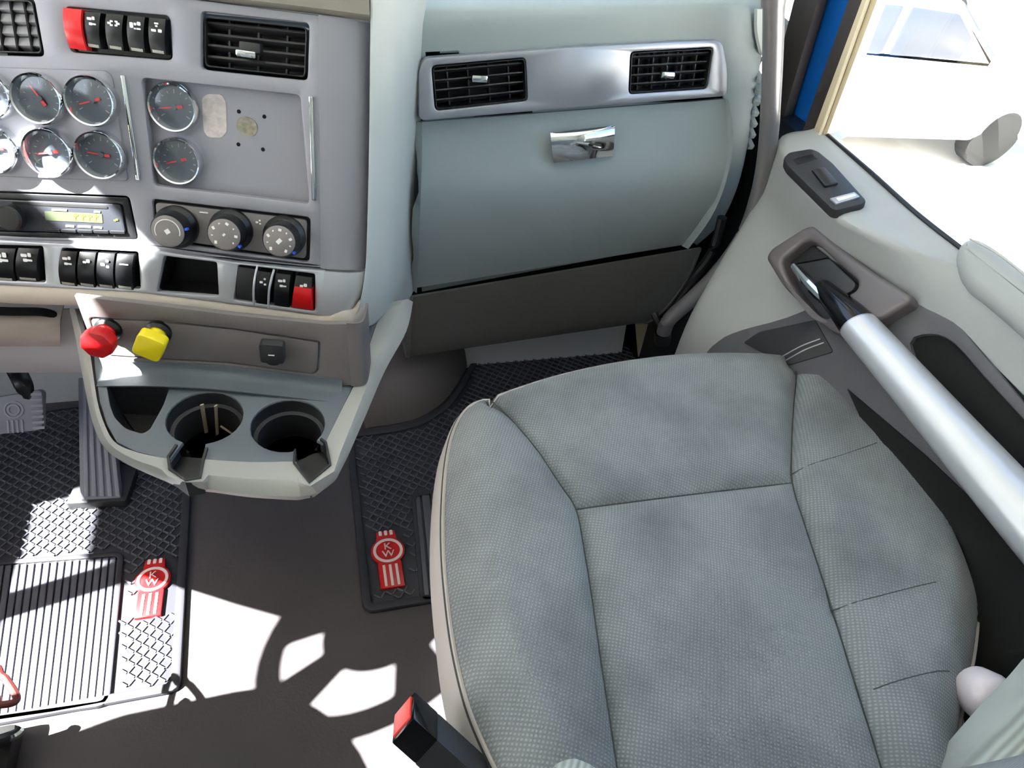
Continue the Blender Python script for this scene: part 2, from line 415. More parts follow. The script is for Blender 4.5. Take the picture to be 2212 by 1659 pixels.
# silver strip that carries both vents
strip = plate('vent_trim', GLV, [(905, 150), (918, 126), (1240, 102), (1548, 86), (1562, 96), (1572, 150), (1570, 208), (1240, 233), (905, 262)], silver, dash,
              [[(932, 142), (1136, 124), (1141, 218), (940, 240)], [(1362, 112), (1542, 102), (1528, 192), (1358, 204)]], .004, .014, .002, .012, .008)
def vent(P, q, parent, h0=0.0, depth=.03, ns=4, nv=4, name='air_vent', tabpx=None, tabm=chrome, hang=0.0, slm=blk, wide=.0022, bars=True, vm=None, vz=.019):
    """a vent: dark box (part) with slats, upright vanes and a thumb tab (sub-parts); q = TL TR BR BL pixels"""
    L = P.ls(q, h0)
    hb = bmesh.new()
    inn = inset(L if area(L) > 0 else L[::-1], .002)
    add_plate(hb, rnd(L, .006), [rnd(inn, .005)], h0, depth, .0008)
    add_plate(hb, L, [], h0 - depth + .002, .003, 0)
    ob = obj(name, hb, blk, parent, P.M)
    for i in range(ns):
        t = (i + .75) / (ns + .5)
        a, b = quadpt(L, .02, t), quadpt(L, .98, t)
        d = V((b[0] - a[0], b[1] - a[1])); ang = math.atan2(d.y, d.x)
        M = P.M @ Matrix.Translation(V(((a[0] + b[0]) / 2, (a[1] + b[1]) / 2, h0 - .012))) @ Matrix.Rotation(ang, 4, 'Z') @ Matrix.Rotation(math.radians(-28 + hang), 4, 'X')
        box('slat', (0, 0, 0), (d.length, wide, .014), slm, ob, M, .0004)
    if bars:
        for i in range(nv):
            s = (i + .75) / (nv + .5)
            a, b = quadpt(L, s, .03), quadpt(L, s, .97)
            d = V((b[0] - a[0], b[1] - a[1])); ang = math.atan2(d.y, d.x)
            M = P.M @ Matrix.Translation(V(((a[0] + b[0]) / 2, (a[1] + b[1]) / 2, h0 - vz))) @ Matrix.Rotation(ang, 4, 'Z')
            box('vane', (0, 0, 0), (d.length, .0024, .012), vm or slm, ob, M, .0004)
    if tabpx:
        c = P.l(*tabpx, h0)
        M = P.M @ Matrix.Translation(V((c[0], c[1], h0 - .003)))
        box('tab', (0, 0, 0), (.026, .011, .012), tabm, ob, M, .003)
    return ob
slg = mat('vent_slat', (46, 45, 48), .4)
vent(GLV, [(934, 144), (1134, 126), (1139, 216), (942, 238)], dash, .003, .032, 4, 4, tabpx=(1036, 170), slm=slg)
vent(GLV, [(1364, 114), (1540, 104), (1526, 190), (1360, 202)], dash, .003, .032, 4, 5, tabpx=(1442, 162), slm=slg)
# glovebox door
gl = [(911, 266), (910, 340), (907, 430), (902, 540), (898, 622)]
gr = [(1568, 216), (1576, 290), (1562, 385), (1530, 462), (1482, 528)]
gY = [1.056, 1.046, 1.028, 1.044, 1.082]
rows = []
for a, b, yy in zip(gl, gr, gY):
    rows.append([py_(*lerp(a, b, t), yy) for t in (0, .02, .25, .5, .75, .98, 1)])
rows[0] = [p + V((0, .004, 0)) for p in rows[0]]
door = loft('glovebox_door', rows, trimgrey, dash, .012, 4)
HND = faceplane(py_(1258, 310, 1.046), 0, 10)
plate('latch_recess', HND, [(1190, 300), (1326, 290), (1318, 374), (1296, 386), (1208, 394), (1192, 376)], trimgrey, door, [[(1196, 304), (1320, 294), (1312, 370), (1294, 381), (1210, 388), (1198, 372)]], .003, .006, .001, .006, .006)
rows = []
for s in range(7):
    t = s / 6; bulge = .014 * math.sin(math.pi * (.1 + .8 * t))
    rows.append([HND.w(*lerp((1189, 287), (1328, 271), t), .006 + bulge * .6), HND.w(*lerp((1190, 300), (1328, 285), t), .010 + bulge), HND.w(*lerp((1193, 330), (1326, 318), t), .010 + bulge), HND.w(*lerp((1196, 352), (1324, 337), t), .007 + bulge)])
loft('latch_handle', rows, chrome, door, .004, 3)
# lower panel under the glovebox
ll = [(892, 642), (889, 690), (884, 770)]; lr = [(1508, 538), (1470, 622), (1395, 696)]
rows = []
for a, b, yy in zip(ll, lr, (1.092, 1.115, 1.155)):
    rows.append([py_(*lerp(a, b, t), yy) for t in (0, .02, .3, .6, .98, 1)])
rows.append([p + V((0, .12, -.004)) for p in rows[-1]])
loft('lower_panel', rows, mat('lower_panel_shaded', (104, 103, 99), .6, 0, .15, 500), dash, .005, 4)  # glovebox trim with the shade below it put into a darker colour
# little side vent louvre on the end of the dash
for i in range(7):
    t = i / 6
    p = py_(1637 - 20 * t, 165 + 142 * t, 1.085)
    box('end_louvre', (0, 0, 0), (.012, .03, .010), trimgrey, dash, Matrix.Translation(p) @ Matrix.Rotation(.35, 4, 'X'), .002)
# corner cap at the top right
loft('corner_cap', [[py_(1636, 20, 1.062), py_(1660, 20, 1.075), py_(1690, 20, 1.10)], [py_(1636, 70, 1.062), py_(1660, 72, 1.075), py_(1690, 72, 1.10)], [py_(1646, 116, 1.064), py_(1664, 124, 1.075), py_(1690, 124, 1.10)]], trimlight, dash, .006, 3)
# top of the dash running to the windscreen
def hull_box(name, pts_bottom, pts_top, m, parent):
    bm = bmesh.new(); a = [bm.verts.new(p) for p in pts_bottom]; b = [bm.verts.new(p) for p in pts_top]
    n = len(a); bm.faces.new(a); bm.faces.new(b)
    for i in range(n): bm.faces.new((a[i], a[(i + 1) % n], b[(i + 1) % n], b[i]))
    return obj(name, bm, m, parent)
ztop = py_(1240, -70, YB + .30).z
hull_box('dash_top', [V((.20, 1.22, ztop - .06)), V((.98, 1.22, ztop - .06)), V((.98, 1.53, ztop - .06)), V((.20, 1.53, ztop - .06))],
         [V((.20, 1.22, ztop - .03)), V((.98, 1.22, ztop - .03)), V((.98, 1.53, ztop)), V((.20, 1.53, ztop))], hood, dash)
# dark structure behind the fascias
hull_box('dash_core', [V((.19, 1.19, .34)), V((.86, 1.15, .34)), V((.86, 1.25, .34)), V((.19, 1.25, .34))],
         [V((.19, 1.19, .93)), V((.86, 1.12, .90)), V((.86, 1.50, .93)), V((.19, 1.50, .93))], void, dash)
# ================================================================== centre stack
stack = thing('instrument_console', 'grey centre instrument console with chrome-rimmed gauges and rocker switches', 'instrument console', (-.15, .95, .62))
vR = [(434, 24), (668, 50), (664, 174), (434, 150)]
vL = [(-130, -12), (72, -4), (95, 122), (-120, 116)]
sB = [(140, 14), (366, 34), (372, 130), (152, 112)]
pR = [(306, 168), (648, 206), (668, 440), (332, 400)]
rdH = [(-140, 408), (278, 424), (298, 518), (-140, 508)]
hv = [(328, 430), (670, 470), (668, 566), (338, 520)]
fo = [(-260, -25), (200, -25), (372, -8), (697, 34), (699, 300), (701, 579), (660, 576), (520, 562), (300, 530), (0, 513), (-260, 495)]
plate('fascia', STK, fo, fascia, stack, [vR, vL, sB, pR, rdH, hv], 0, .012, .0025, 0, .006)
# rounded right edge of the fascia
rows = []
for y in range(8):
    t = y / 7
    a = lerp((695, 33), (699, 580), t)
    p = STK.w(*a, 0); u = STK.u; n = STK.n
    rows.append([p - u * .004 + n * .0005, p + n * .0004, p + u * .014 - n * .0004, p + u * .028 - n * .003, p + u * .042 - n * .009, p + u * .053 - n * .018, p + u * .060 - n * .031, p + u * .062 - n * .045])
loft('fascia_edge', rows, fascia, stack, .003, 2)
# hood above the fascia
rows = []
for x, y0 in ((-260, -42), (0, -38), (200, -30), (372, -8), (520, 10), (660, 26), (735, 36), (798, 44)):
    p = STK.w(x, y0, .0); n = STK.n; v = STK.v
    rows.append([p - n * .008, p + n * .004 + v * .002, p + n * .006 + v * .012, p + V((0, .05, .05)), p + V((0, .2, .075)), p + V((0, .34, .07))])
loft('hood', rows, hood, stack, .004, 3)
vent(STK, [(440, 34), (664, 58), (660, 168), (442, 144)], stack, -.006, .04, 4, 3, tabpx=None, slm=slg, wide=.003)
c = STK.l(534, 117, -.002)
box('vent_tab', (0, 0, 0), (.026, .012, .016), dkplastic, stack, STK.M @ Matrix.Translation(V((c[0] + .004, c[1] + .008, -.006))), .003)
box('vent_tab_tip', (0, 0, 0), (.024, .008, .006), chrome, stack, STK.M @ Matrix.Translation(V((c[0], c[1], .003))), .002)
vent(STK, [(-126, -8), (70, 0), (92, 116), (-116, 110)], stack, -.002, .03, 4, 6, slm=mat('vent_slat_lit', (150, 148, 154), .4), wide=.010, vm=void, vz=.008)  # slats carry the sunlit tone in their colour; black vanes draw the gaps
def lens(P, q, hf, m, name, parent, nu=4, nv=10, depth=.012, h0=0.0, local=False):
    """a body with a curved front: q TL TR BR BL, hf(s,t) = height"""
    L = q if local else P.ls(q, h0)
    bm = bmesh.new(); g = []
    for j in range(nv + 1):
        g.append([bm.verts.new((*quadpt(L, i / nu, j / nv), h0 + hf(i / nu, j / nv))) for i in range(nu + 1)])
    for j in range(nv):
        for i in range(nu): bm.faces.new((g[j][i], g[j][i + 1], g[j + 1][i + 1], g[j + 1][i]))
    loop = g[0] + [r[-1] for r in g[1:]] + g[-1][-2::-1] + [r[0] for r in g[-2:0:-1]]
    b = [bm.verts.new((v.co.x, v.co.y, h0 - depth)) for v in loop]; n = len(loop)
    for i in range(n): bm.faces.new((loop[i], loop[(i + 1) % n], b[(i + 1) % n], b[i]))
    bm.faces.new(b)
    return obj(name, bm, m, parent, P.M, 40)
def ico(P, q, kind, parent, h, m=white, name='symbol'):
    """small printed symbol in the box q (local quad)"""
    bm = bmesh.new()
    def blob(s, t, w_, h_):
        c = quadpt(q, s, t); add_plate(bm, rnd([(c[0] - w_, c[1] - h_), (c[0] + w_, c[1] - h_), (c[0] + w_, c[1] + h_), (c[0] - w_, c[1] + h_)], min(w_, h_) * .6), [], h, .0004, 0)
    W_ = (V(q[1]) - V(q[0])).length
    k = W_ * .12
    sets = {0: [(.35, .3, 1.4, .8), (.65, .25, .8, 1.0), (.45, .7, 1.0, .8), (.7, .7, 1.2, .5)],
            1: [(.2, .5, 1.0, .6), (.8, .5, 1.0, .6), (.35, .35, .8, .5), (.35, .65, .8, .5), (.68, .35, .8, .5), (.68, .65, .8, .5)],
            2: [(.25, .5, 1.0, 1.5), (.5, .4, .7, .7), (.75, .35, 1.0, 1.0), (.75, .75, 1.1, .5), (.5, .75, .7, .4)],
            3: [(.5, .2, 1.2, .5), (.5, .4, .7, .5), (.3, .75, 1.4, .7), (.75, .75, 1.1, .9)],
            4: [(.35, .6, 1.2, .9), (.65, .3, .8, .8), (.7, .75, .9, .7)],
            5: [(.5, .5, 2.6, .4)],
            6: [(.4, .5, 1.0, .7), (.65, .4, 1.0, 1.0)]}
    for s, t, a, b in sets[kind]: blob(s, t, k * a, k * b)
    return obj(name, bm, m, parent, P.M, 0)
def rocker(P, q, parent, m=blk, icon=None, h0=-.002, hi=.010, bar=True, wave=1.0, label=None):
    hf = lambda s, t: hi * (math.sin(math.pi * (.18 + .72 * t)) ** .8) * wave - .0008 * (1 if s in (0, 1) else 0)
    o = lens(P, q, hf, m, 'rocker_switch', parent, 4, 10, .012, h0)
    if label: o['label'] = label
    L = P.ls(q, h0)
    if icon is not None:
        ico(P, sub(L, .08, .08, .95, .44), icon, o, h0 + hi * .99 + .0004)
    if bar:
        lens(P, sub(L, .12, .90, .88, .985), lambda s, t: hf(s, .9 + .085 * t) + .0005, mat('switch_bar', (170, 168, 160), .4), 'light_bar', o, 2, 2, .002, h0, True)
    return o
# upper bank: red switch and four black ones in a dark well
plate('switch_well', STK, [(142, 16), (364, 36), (370, 128), (154, 110)], blkgloss, stack, (), -.010, .004, 0, .004)
rocker(STK, [(144, 18), (183, 22), (192, 110), (156, 104)], stack, redsw, None, bar=False, hi=.014, label='red rocker switch')
xs = [(188, 222), (234, 271), (280, 317), (326, 362)]
for i, (a, b) in enumerate(xs):
    yo = 22 + i * 4.3
    rocker(STK, [(a, yo + 4), (b, yo + 7), (b - 1, yo + 84), (a + 3, yo + 79)], stack, blk, i)
# gauge panel on the left and sunken panel on the right
gp = plate('gauge_panel', STK, [(-260, 128), (-100, 142), (228, 152), (242, 166), (276, 392), (-260, 372)], fascia, stack, (), .003, .004, .002, .006)
rp = plate('side_panel', STK, [(304, 164), (652, 202), (672, 444), (330, 404)], fascia, stack, (), -.016, .004, 0, 0)
def gauge(P, x, y, r, ang, parent, h=.0):
    c = P.l(x, y, h + .008)
    b = lathe('gauge', P, c, [(r, h - .004), (r, h + .006), (r * .985, h + .012), (r * .94, h + .0148), (r * .88, h + .0135), (r * .80, h + .0055), (r * .775, h + .0015)], chrome, parent, 40)
    lathe('dial', P, c, [(0, h + .0016), (r * .80, h + .0016), (r * .80, h), (0, h)], dial, b, 32)
    bm = bmesh.new()
    for k in range(11):
        a = math.radians(215 - 25 * k); rr = r * .62
        add_box(bm, (0, 0, 0), (r * (.16 if k % 5 == 0 else .09), r * .03, .0003), Matrix.Translation(V((rr * math.cos(a), rr * math.sin(a), h + .0018))) @ Matrix.Rotation(a, 4, 'Z'))
    obj('tick_marks', bm, mat('tick_grey', (165, 168, 172), .5), b, P.M @ Matrix.Translation(V((*c, 0))), 0)
    bm = bmesh.new(); a = math.radians(ang)
    add_box(bm, (r * .2, 0, h + .0035), (r * .72, r * .055, .0008), Matrix.Rotation(a, 4, 'Z'))
    add_box(bm, (-r * .18, 0, h + .0036), (r * .26, r * .11, .0014), Matrix.Rotation(a, 4, 'Z'))
    obj('needle', bm, needle, b, P.M @ Matrix.Translation(V((*c, 0))), 0)
    lathe('hub', P, c, [(0, h + .0055), (r * .1, h + .0052), (r * .12, h + .002)], dial, b, 14)
    lathe('lens', P, c, [(0, h + .0078), (r * .5, h + .0074), (r * .87, h + .0062)], gauge_glass, b, 24)
    return b
R = .0305
gauge(STK, 82, 213, R, 125, stack, .003); gauge(STK, 196, 218, R, 200, stack, .003); gauge(STK, -30, 205, R, 180, stack, .003)
gauge(STK, 105, 330, R, 193, stack, .003); gauge(STK, 216, 335, R, 176, stack, .003); gauge(STK, -14, 322, R, 185, stack, .003)
gauge(STK, 374, 232, R, 190, stack, -.016); gauge(STK, 384, 348, R, 198, stack, -.016)
# chrome slivers
def sliver(a, b, wpx=7):
    plate('chrome_strip', STK, [(a[0] - wpx / 2, a[1]), (a[0] + wpx / 2, a[1] + 1), (b[0] + wpx / 2, b[1]), (b[0] - wpx / 2, b[1] - 1)], chrome, stack, (), .004, .005, .001, .001)
sliver((264, 162), (298, 390), 9); sliver((671, 208), (678, 434), 9)
# residue where something was stuck on, and four screw holes
plate('glue_patch', STK, [(436, 212), (448, 203), (478, 204), (488, 220), (490, 285), (478, 298), (450, 297), (440, 284)], sticker, rp, (), -.0153, .0006, 0, .004)
plate('glue_spot', STK, c2([(514, 258), (530, 252), (550, 262), (556, 280), (545, 294), (525, 292), (512, 278)], 3), gluespot, rp, (), -.0150, .0008, 0, 0)
for x, y in ((516, 241), (571, 252), (515, 312), (568, 323)):
    lathe('screw_hole', STK, STK.l(x, y, -.016), [(0, -.0154), (.0022, -.0154), (.0026, -.0160)], void, rp, 12)
# climate controls
plate('climate_well', STK, [(324, 426), (674, 466), (672, 570), (334, 524)], void, stack, (), -.006, .004, 0, 0)
hvp = plate('climate_panel', STK, [(335, 437), (663, 475), (661, 559), (343, 514)], mat('climate_grey', (116, 112, 112), .5, .1), stack, (), -.001, .006, .001, .006)
def knob(P, x, y, hface, parent, kind, dotang):
    c = P.l(x, y, hface); r = .0235
    o = lathe('climate_knob', P, c, [(r * 1.2, -.001), (r * 1.2, .006), (r * 1.08, .010), (r * 1.0, .012), (r * .96, hface - .003), (r * .9, hface - .0005), (0, hface - .0005)], blk, parent, 32)
    lathe('knob_face', P, c, [(0, hface + .0006), (r * .80, hface + .0006), (r * .90, hface - .0008)], mat('knob_face_grey', (128, 122, 122), .45), o, 32)
    bm = bmesh.new(); hh = hface + .0009
    if kind == 0:
        for k in range(22):
            a = math.radians(200 - 10 * k); add_box(bm, (0, 0, 0), (.0012, .0030, .0003), Matrix.Translation(V((.0155 * math.cos(a), .0155 * math.sin(a), hh))) @ Matrix.Rotation(a, 4, 'Z'))
        add_box(bm, (0, 0, hh), (.006, .006, .0004), Matrix.Rotation(.6, 4, 'Z'))
    else:
        for k in range(7 + kind):
            a = math.radians(225 - (38 if kind == 1 else 35) * k); z = .0042 if k % 2 == 0 else .0022
            add_box(bm, (0, 0, 0), (z, z * .8, .0003), Matrix.Translation(V((.0152 * math.cos(a), .0152 * math.sin(a), hh))) @ Matrix.Rotation(a * 2, 4, 'Z'))
        s = .004 if kind == 1 else .0075
        add_box(bm, (0, 0, hh), (s, s * .7, .0004), Matrix.Rotation(.8, 4, 'Z'))
    obj('knob_marks', bm, white, o, P.M @ Matrix.Translation(V((*c, 0))), 0)
    a = math.radians(dotang)
    box('pointer', (0, 0, 0), (.004, .003, .006), bluedot, o, P.M @ Matrix.Translation(V((c[0] + r * .99 * math.cos(a), c[1] + r * .99 * math.sin(a), hface - .004))) @ Matrix.Rotation(a, 4, 'Z'), .0005)
knob(STK, 362, 500, .034, stack, 0, 12); knob(STK, 484, 507, .034, stack, 1, -38); knob(STK, 603, 521, .034, stack, 2, -38)
for q, k in (([(425, 452), (455, 456), (455, 466), (425, 462)], 5), ([(548, 470), (568, 473), (568, 488), (548, 485)], 4)):
    ico(STK, STK.ls(q, 0), k, stack, .0002)
# silver band with switch banks and cubby
bB = [(-70, 528), (92, 532), (98, 610), (-70, 602)]
b2 = [(133, 536), (298, 544), (303, 624), (132, 612)]
cub = [(354, 553), (468, 567), (472, 640), (338, 630)]
b3 = [(515, 572), (680, 592), (680, 672), (505, 648)]
band = plate('silver_band', STK, [(-260, 500), (0, 519), (300, 536), (520, 568), (660, 582), (702, 586), (699, 681), (690, 682), (500, 657), (300, 632), (0, 616), (-260, 592)], silverlt, stack, [bB, b2, cub, b3], .006, .012, .002, 0, .003)
rows = []
for t in (0, .33, .66, 1):
    p = STK.w(*lerp((700, 586), (697, 681), t), .006); u, n = STK.u, STK.n
    k = 1 - .30 * t * t
    rows.append([p, p + u * .016 * k - n * .0006, p + u * .032 * k - n * .003, p + u * .046 * k - n * .010, p + u * .055 * k - n * .020, p + u * .059 * k - n * .034])
loft('band_end', rows, silverlt, stack, .003, 4)
for q in (bB, b2, b3):
    L = STK.ls(q, .006); L = L if area(L) > 0 else L[::-1]
    plate('switch_well', STK, inset(L, -.002), blkgloss, stack, (), -.008, .004, 0, 0, local=True)
for a, b in ((-60, -20), (-14, 40), (46, 90)):
    rocker(STK, [(a, 533), (b, 535), (b - 2, 606), (a - 4, 602)], stack, blk, 0, .002, .012, True)
for i in range(4):
    a = 137 + i * 40.5
    rocker(STK, [(a, 539 + 2.2 * i), (a + 35, 541 + 2.2 * i), (a + 33, 617 + 2.6 * i), (a - 3, 612 + 2.8 * i)], stack, blk, (0, 6, 4, 5)[i], .002, .012, True)
# cubby box
L = STK.ls(cub, .006); bm = bmesh.new(); Lc = L if area(L) > 0 else L[::-1]
add_plate(bm, inset(Lc, -.003), [Lc], -.002, .05, 0); add_plate(bm, Lc, [], -.050, .002, 0)
obj('cubby', bm, blk, stack, STK.M)
xs = [(517, 556), (562, 588), (597, 631), (638, 672)]
rocker(STK, [(516, 575), (552, 580), (547, 648), (512, 643)], stack, dkplastic, None, .001, .007, False)
rocker(STK, [(560, 582), (587, 586), (583, 656), (555, 652)], stack, blk, 4, .002, .012, False)
rocker(STK, [(598, 587), (630, 591), (626, 662), (594, 657)], stack, blk, 0, .002, .012, False)
rs = rocker(STK, [(642, 592), (676, 597), (676, 668), (632, 662)], stack, blk, 6, .002, .012, False, label='red rocker switch')
lens(STK, [(640, 614), (676, 619), (677, 668), (632, 662)], lambda s, t: .013 * (math.sin(math.pi * (.36 + .54 * t)) ** .8), red, 'red_cap', rs, 4, 6, .01, .003)
for a, b in (((556, 574), (549, 660)), ((592, 582), (580, 666))):
    pts = [STK.w(a[0] + (b[0] - a[0]) * t - 4 * math.sin(math.pi * t), a[1] + (b[1] - a[1]) * t, .008 + .011 * math.sin(math.pi * (.1 + .8 * t))) for t in (0, .2, .4, .6, .8, 1)]
    tube('switch_guard', pts, .0016, silverlt, stack, 8)
# padded lip below the silver band
lo = [(-260, 592), (-100, 606), (0, 616), (150, 622), (300, 632), (400, 643), (500, 657), (600, 670), (690, 682), (738, 674), (762, 668), (776, 650)]
lb = [(-260, 632), (-100, 646), (0, 656), (150, 662), (300, 668), (400, 676), (500, 690), (600, 706), (690, 720), (742, 716), (775, 700), (790, 672)]
rows = []
for a, b in zip(lo, lb):
    A = STK.w(*a, .004 if a[0] < 740 else -.006); B = STK.w(*b, .004 if a[0] < 740 else -.010)
    rows.append([A - STK.n * .006, A, A + (B - A) * .4 + STK.n * .005, A + (B - A) * .8 + STK.n * .003, B - STK.n * .004, B - STK.n * .03 - V((0, 0, .004)), B - STK.n * .09])
loft('lower_lip', rows, beige, stack, .003, 3)
hull_box('stack_core', [V((-.34, 1.02, .60)), V((.07, .90, .62)), V((.16, 1.20, .62)), V((-.34, 1.25, .60))],
         [V((-.34, 1.10, .88)), V((.07, 1.00, .88)), V((.16, 1.20, .88)), V((-.34, 1.25, .88))], void, stack)
# radio in the dash
radio = thing('car_radio', 'black car radio with yellow-green display set in the grey panel', 'radio', STK.pt(*STK.l(80, 470), -.02))
plate('radio_well', STK, [(-145, 404), (282, 420), (302, 522), (-145, 512)], void, radio, (), -.016, .004, 0, 0)
plate('sleeve', STK, [(-138, 411), (276, 427), (295, 516), (-138, 506)], blk, radio, [[(-120, 424), (262, 440), (274, 506), (-120, 498)]], -.001, .014, .001, .003)
rf = plate('faceplate', STK, [(-118, 426), (260, 442), (271, 505), (-118, 496)], mat('radio_black', (44, 46, 52), .25), radio, (), .002, .014, .0015, .003)
plate('disc_slot', STK, [(26, 436), (232, 446), (232, 451), (26, 441)], void, rf, (), .0028, .001, 0, .001)
plate('display', STK, [(96, 456), (220, 462), (222, 482), (98, 476)], lcd, rf, (), .0026, .001, 0, .001)
bm = bmesh.new()
for a_, y0_, y1_ in ((160, 461, 476), (176, 462, 477), (190, 463, 477), (204, 463, 478)):
    add_plate(bm, STK.ls([(a_, y0_), (a_ + 3, y0_), (a_ + 4, y1_), (a_ + 1, y1_)], .003), [], .0030, .0006, 0)
    add_plate(bm, STK.ls([(a_ + 1, y0_ + 5), (a_ + 8, y0_ + 2), (a_ + 9, y0_ + 5), (a_ + 2, y0_ + 8)], .003), [], .0030, .0006, 0)
obj('display_segments', bm, lcdtxt, rf, STK.M, 0)
bm = bmesh.new()
for a, b, y in ((142, 160, 488), (168, 196, 489), (202, 220, 491), (112, 144, 453), (203, 216, 457)):
    add_plate(bm, STK.ls([(a, y - 2), (b, y - 1), (b, y + 3), (a, y + 2)], .003), [], .0030, .0006, 0)
obj('button_print', bm, white, rf, STK.M, 0)
for i in range(5):
    a = 98 + 35 * i
    plate('preset_button', STK, [(a, 494 + i), (a + 31, 495 + i), (a + 31, 502 + i), (a, 501 + i)], blk, rf, (), .0032, .002, .0005, .001)
ico(STK, STK.ls([(240, 466), (258, 468), (260, 486), (242, 485)], .003), 6, rf, .0032, lcdtxt, 'lit_symbol')
lathe('volume_knob', STK, STK.l(18, 472, .014), [(.0165, .001), (.0165, .014), (.014, .0165), (0, .0165)], blk, rf, 24)
# ================================================================== cup holder console
con = thing('cup_holder_console', 'grey console tray with two cup holders below the instrument panel', 'console', (-.1, .72, .42))
ZT = .556
rimI = [(172, 668), (190, 740), (200, 800), (210, 865), (225, 915), (248, 955), (290, 975), (340, 987), (362, 990), (368, 1012), (402, 1036), (432, 1032), (438, 992), (540, 998), (630, 997), (640, 1000), (668, 1042), (712, 1005), (702, 958), (738, 885), (780, 799), (816, 695), (845, 652)]
rimM = [(162, 668), (182, 745), (192, 805), (202, 868), (216, 920), (240, 962), (285, 990), (335, 1008), (350, 1015), (362, 1028), (402, 1042), (438, 1040), (450, 1026), (540, 1034), (630, 1037), (645, 1042), (670, 1050), (722, 1018), (735, 978), (772, 885), (806, 799), (845, 695), (870, 648)]
rimO = [(150, 668), (166, 745), (177, 805), (189, 868), (204, 925), (228, 970), (275, 1003), (330, 1027), (345, 1033), (360, 1040), (402, 1050), (440, 1056), (460, 1058), (540, 1068), (630, 1073), (650, 1073), (684, 1066), (727, 1034), (752, 985), (792, 893), (832, 800), (878, 715), (892, 652)]
r0 = [pz(*p, ZT - .002) for p in rimI]; r1 = [pz(*p, ZT) for p in rimM]; r2 = [pz(*p, ZT - .018) for p in rimO]
cc = V((-.12, .95, 0))
def pull(p, k, dz): d = V((cc.x - p.x, cc.y - p.y, 0)).normalized(); return p + d * k + V((0, 0, dz))
r1b = [a.lerp(b, .5) + V((0, 0, .004)) for a, b in zip(r1, r2)]
r3 = [pull(p, .012, -.022) for p in r2]; r4 = [pull(p, .05, -.055) for p in r2]
def runs(row):
    out_ = []
    for a_, b_, sm in ((0, 8, 5), (8, 12, 1), (12, 15, 5), (15, 18, 1), (18, 22, 5)):
        seg_ = row[a_:b_ + 1]; q_ = catmull(seg_, sm) if sm > 1 else list(seg_)
        out_ += q_ if not out_ else q_[1:]
    return out_
rr_ = [runs(r) for r in (r0, r1, r1b, r2, r3, r4)]
loft('rim', rr_, mat('console_rim', (160, 160, 156), .5, 0, .12, 500), con, 0, lin=True)
# tray insert with key-hole cup openings and the coin bin
c1 = TRY.l(442, 897); cR = .0475
c2_ = TRY.l(622, 914)
def arc(c, p0, p1, n=26):
    """circle points from angle of p0 clockwise round the far side to p1"""
    a0 = math.atan2(p0[1] - c[1], p0[0] - c[0]); a1 = math.atan2(p1[1] - c[1], p1[0] - c[0])
    while a1 > a0: a1 -= 2 * math.pi
    return [(c[0] + cR * math.cos(a0 + (a1 - a0) * k / n), c[1] + cR * math.sin(a0 + (a1 - a0) * k / n)) for k in range(n + 1)]
ll = lambda *p: TRY.l(*p)
s1a, s1b = ll(385, 962), ll(443, 968); s2a, s2b = ll(640, 972), ll(690, 950)
out = [ll(196, 690), ll(204, 800), ll(214, 865), ll(229, 914), ll(251, 952), ll(292, 972), ll(340, 984), ll(366, 990)] + arc(c1, s1a, s1b) + [ll(438, 994), ll(540, 999), ll(632, 998)] + arc(c2_, s2a, s2b) + [ll(702, 956), ll(737, 884), ll(779, 798), ll(812, 700), ll(790, 690)]
bin_ = rnd([ll(228, 820), ll(366, 828), ll(352, 870), ll(322, 924), ll(306, 933), ll(270, 922), ll(246, 898), ll(236, 870)], .008)
bm = bmesh.new(); add_plate(bm, out, [bin_], -.003, .006, .0015)
obj('tray_insert', bm, trayg, con, TRY.M)
def cup(c, a, b):
    a0 = math.atan2(a[1] - c[1], a[0] - c[0]); a1 = math.atan2(b[1] - c[1], b[0] - c[0])
    while a1 > a0: a1 -= 2 * math.pi
    o = lathe('cup_holder', TRY, c, [(cR + .001, -.0045), (cR - .0005, -.006), (cR - .001, -.026), (cR - .006, -.028), (cR - .0065, -.085)], dkplastic, con, 40, a1, a0)
    lathe('cup_floor', TRY, c, [(0, -.083), (cR + .002, -.083), (cR + .002, -.087), (0, -.087)], blk, o, 32)
cup(c1, s1a, s1b); cup(c2_, s2a, s2b)
# mug handle slots cut through the rim
for pts in ([(384, 962), (366, 988), (369, 1012), (402, 1036), (431, 1031), (437, 992), (444, 968)], [(640, 972), (638, 1000), (668, 1041), (711, 1004), (702, 958), (691, 950)]):
    top = [pz(*p, ZT - .001) for p in pts]; bot = [p + V((0, 0, -.030)) for p in top]
    top2 = [p + V((0, 0, .002)) for p in top]
    s = loft('handle_slot', [top2, top, bot], dkplastic, con, -.003, lin=True)
    bm = bmesh.new(); bm.faces.new([bm.verts.new(p + V((0, 0, .008))) for p in bot]); obj('slot_floor', bm, blk, s)
# bin walls
bm = bmesh.new(); a = [bm.verts.new((x, y, -.004)) for x, y in bin_]; b = [bm.verts.new((x, y, -.06)) for x, y in inset(bin_ if area(bin_) > 0 else bin_[::-1], .006)]
if area(bin_) < 0: b.reverse()
for i in range(len(a)): bm.faces.new((a[i], a[(i + 1) % len(a)], b[(i + 1) % len(b)], b[i]))
bm.faces.new(b); obj('coin_bin', bm, dkplastic, con, TRY.M)
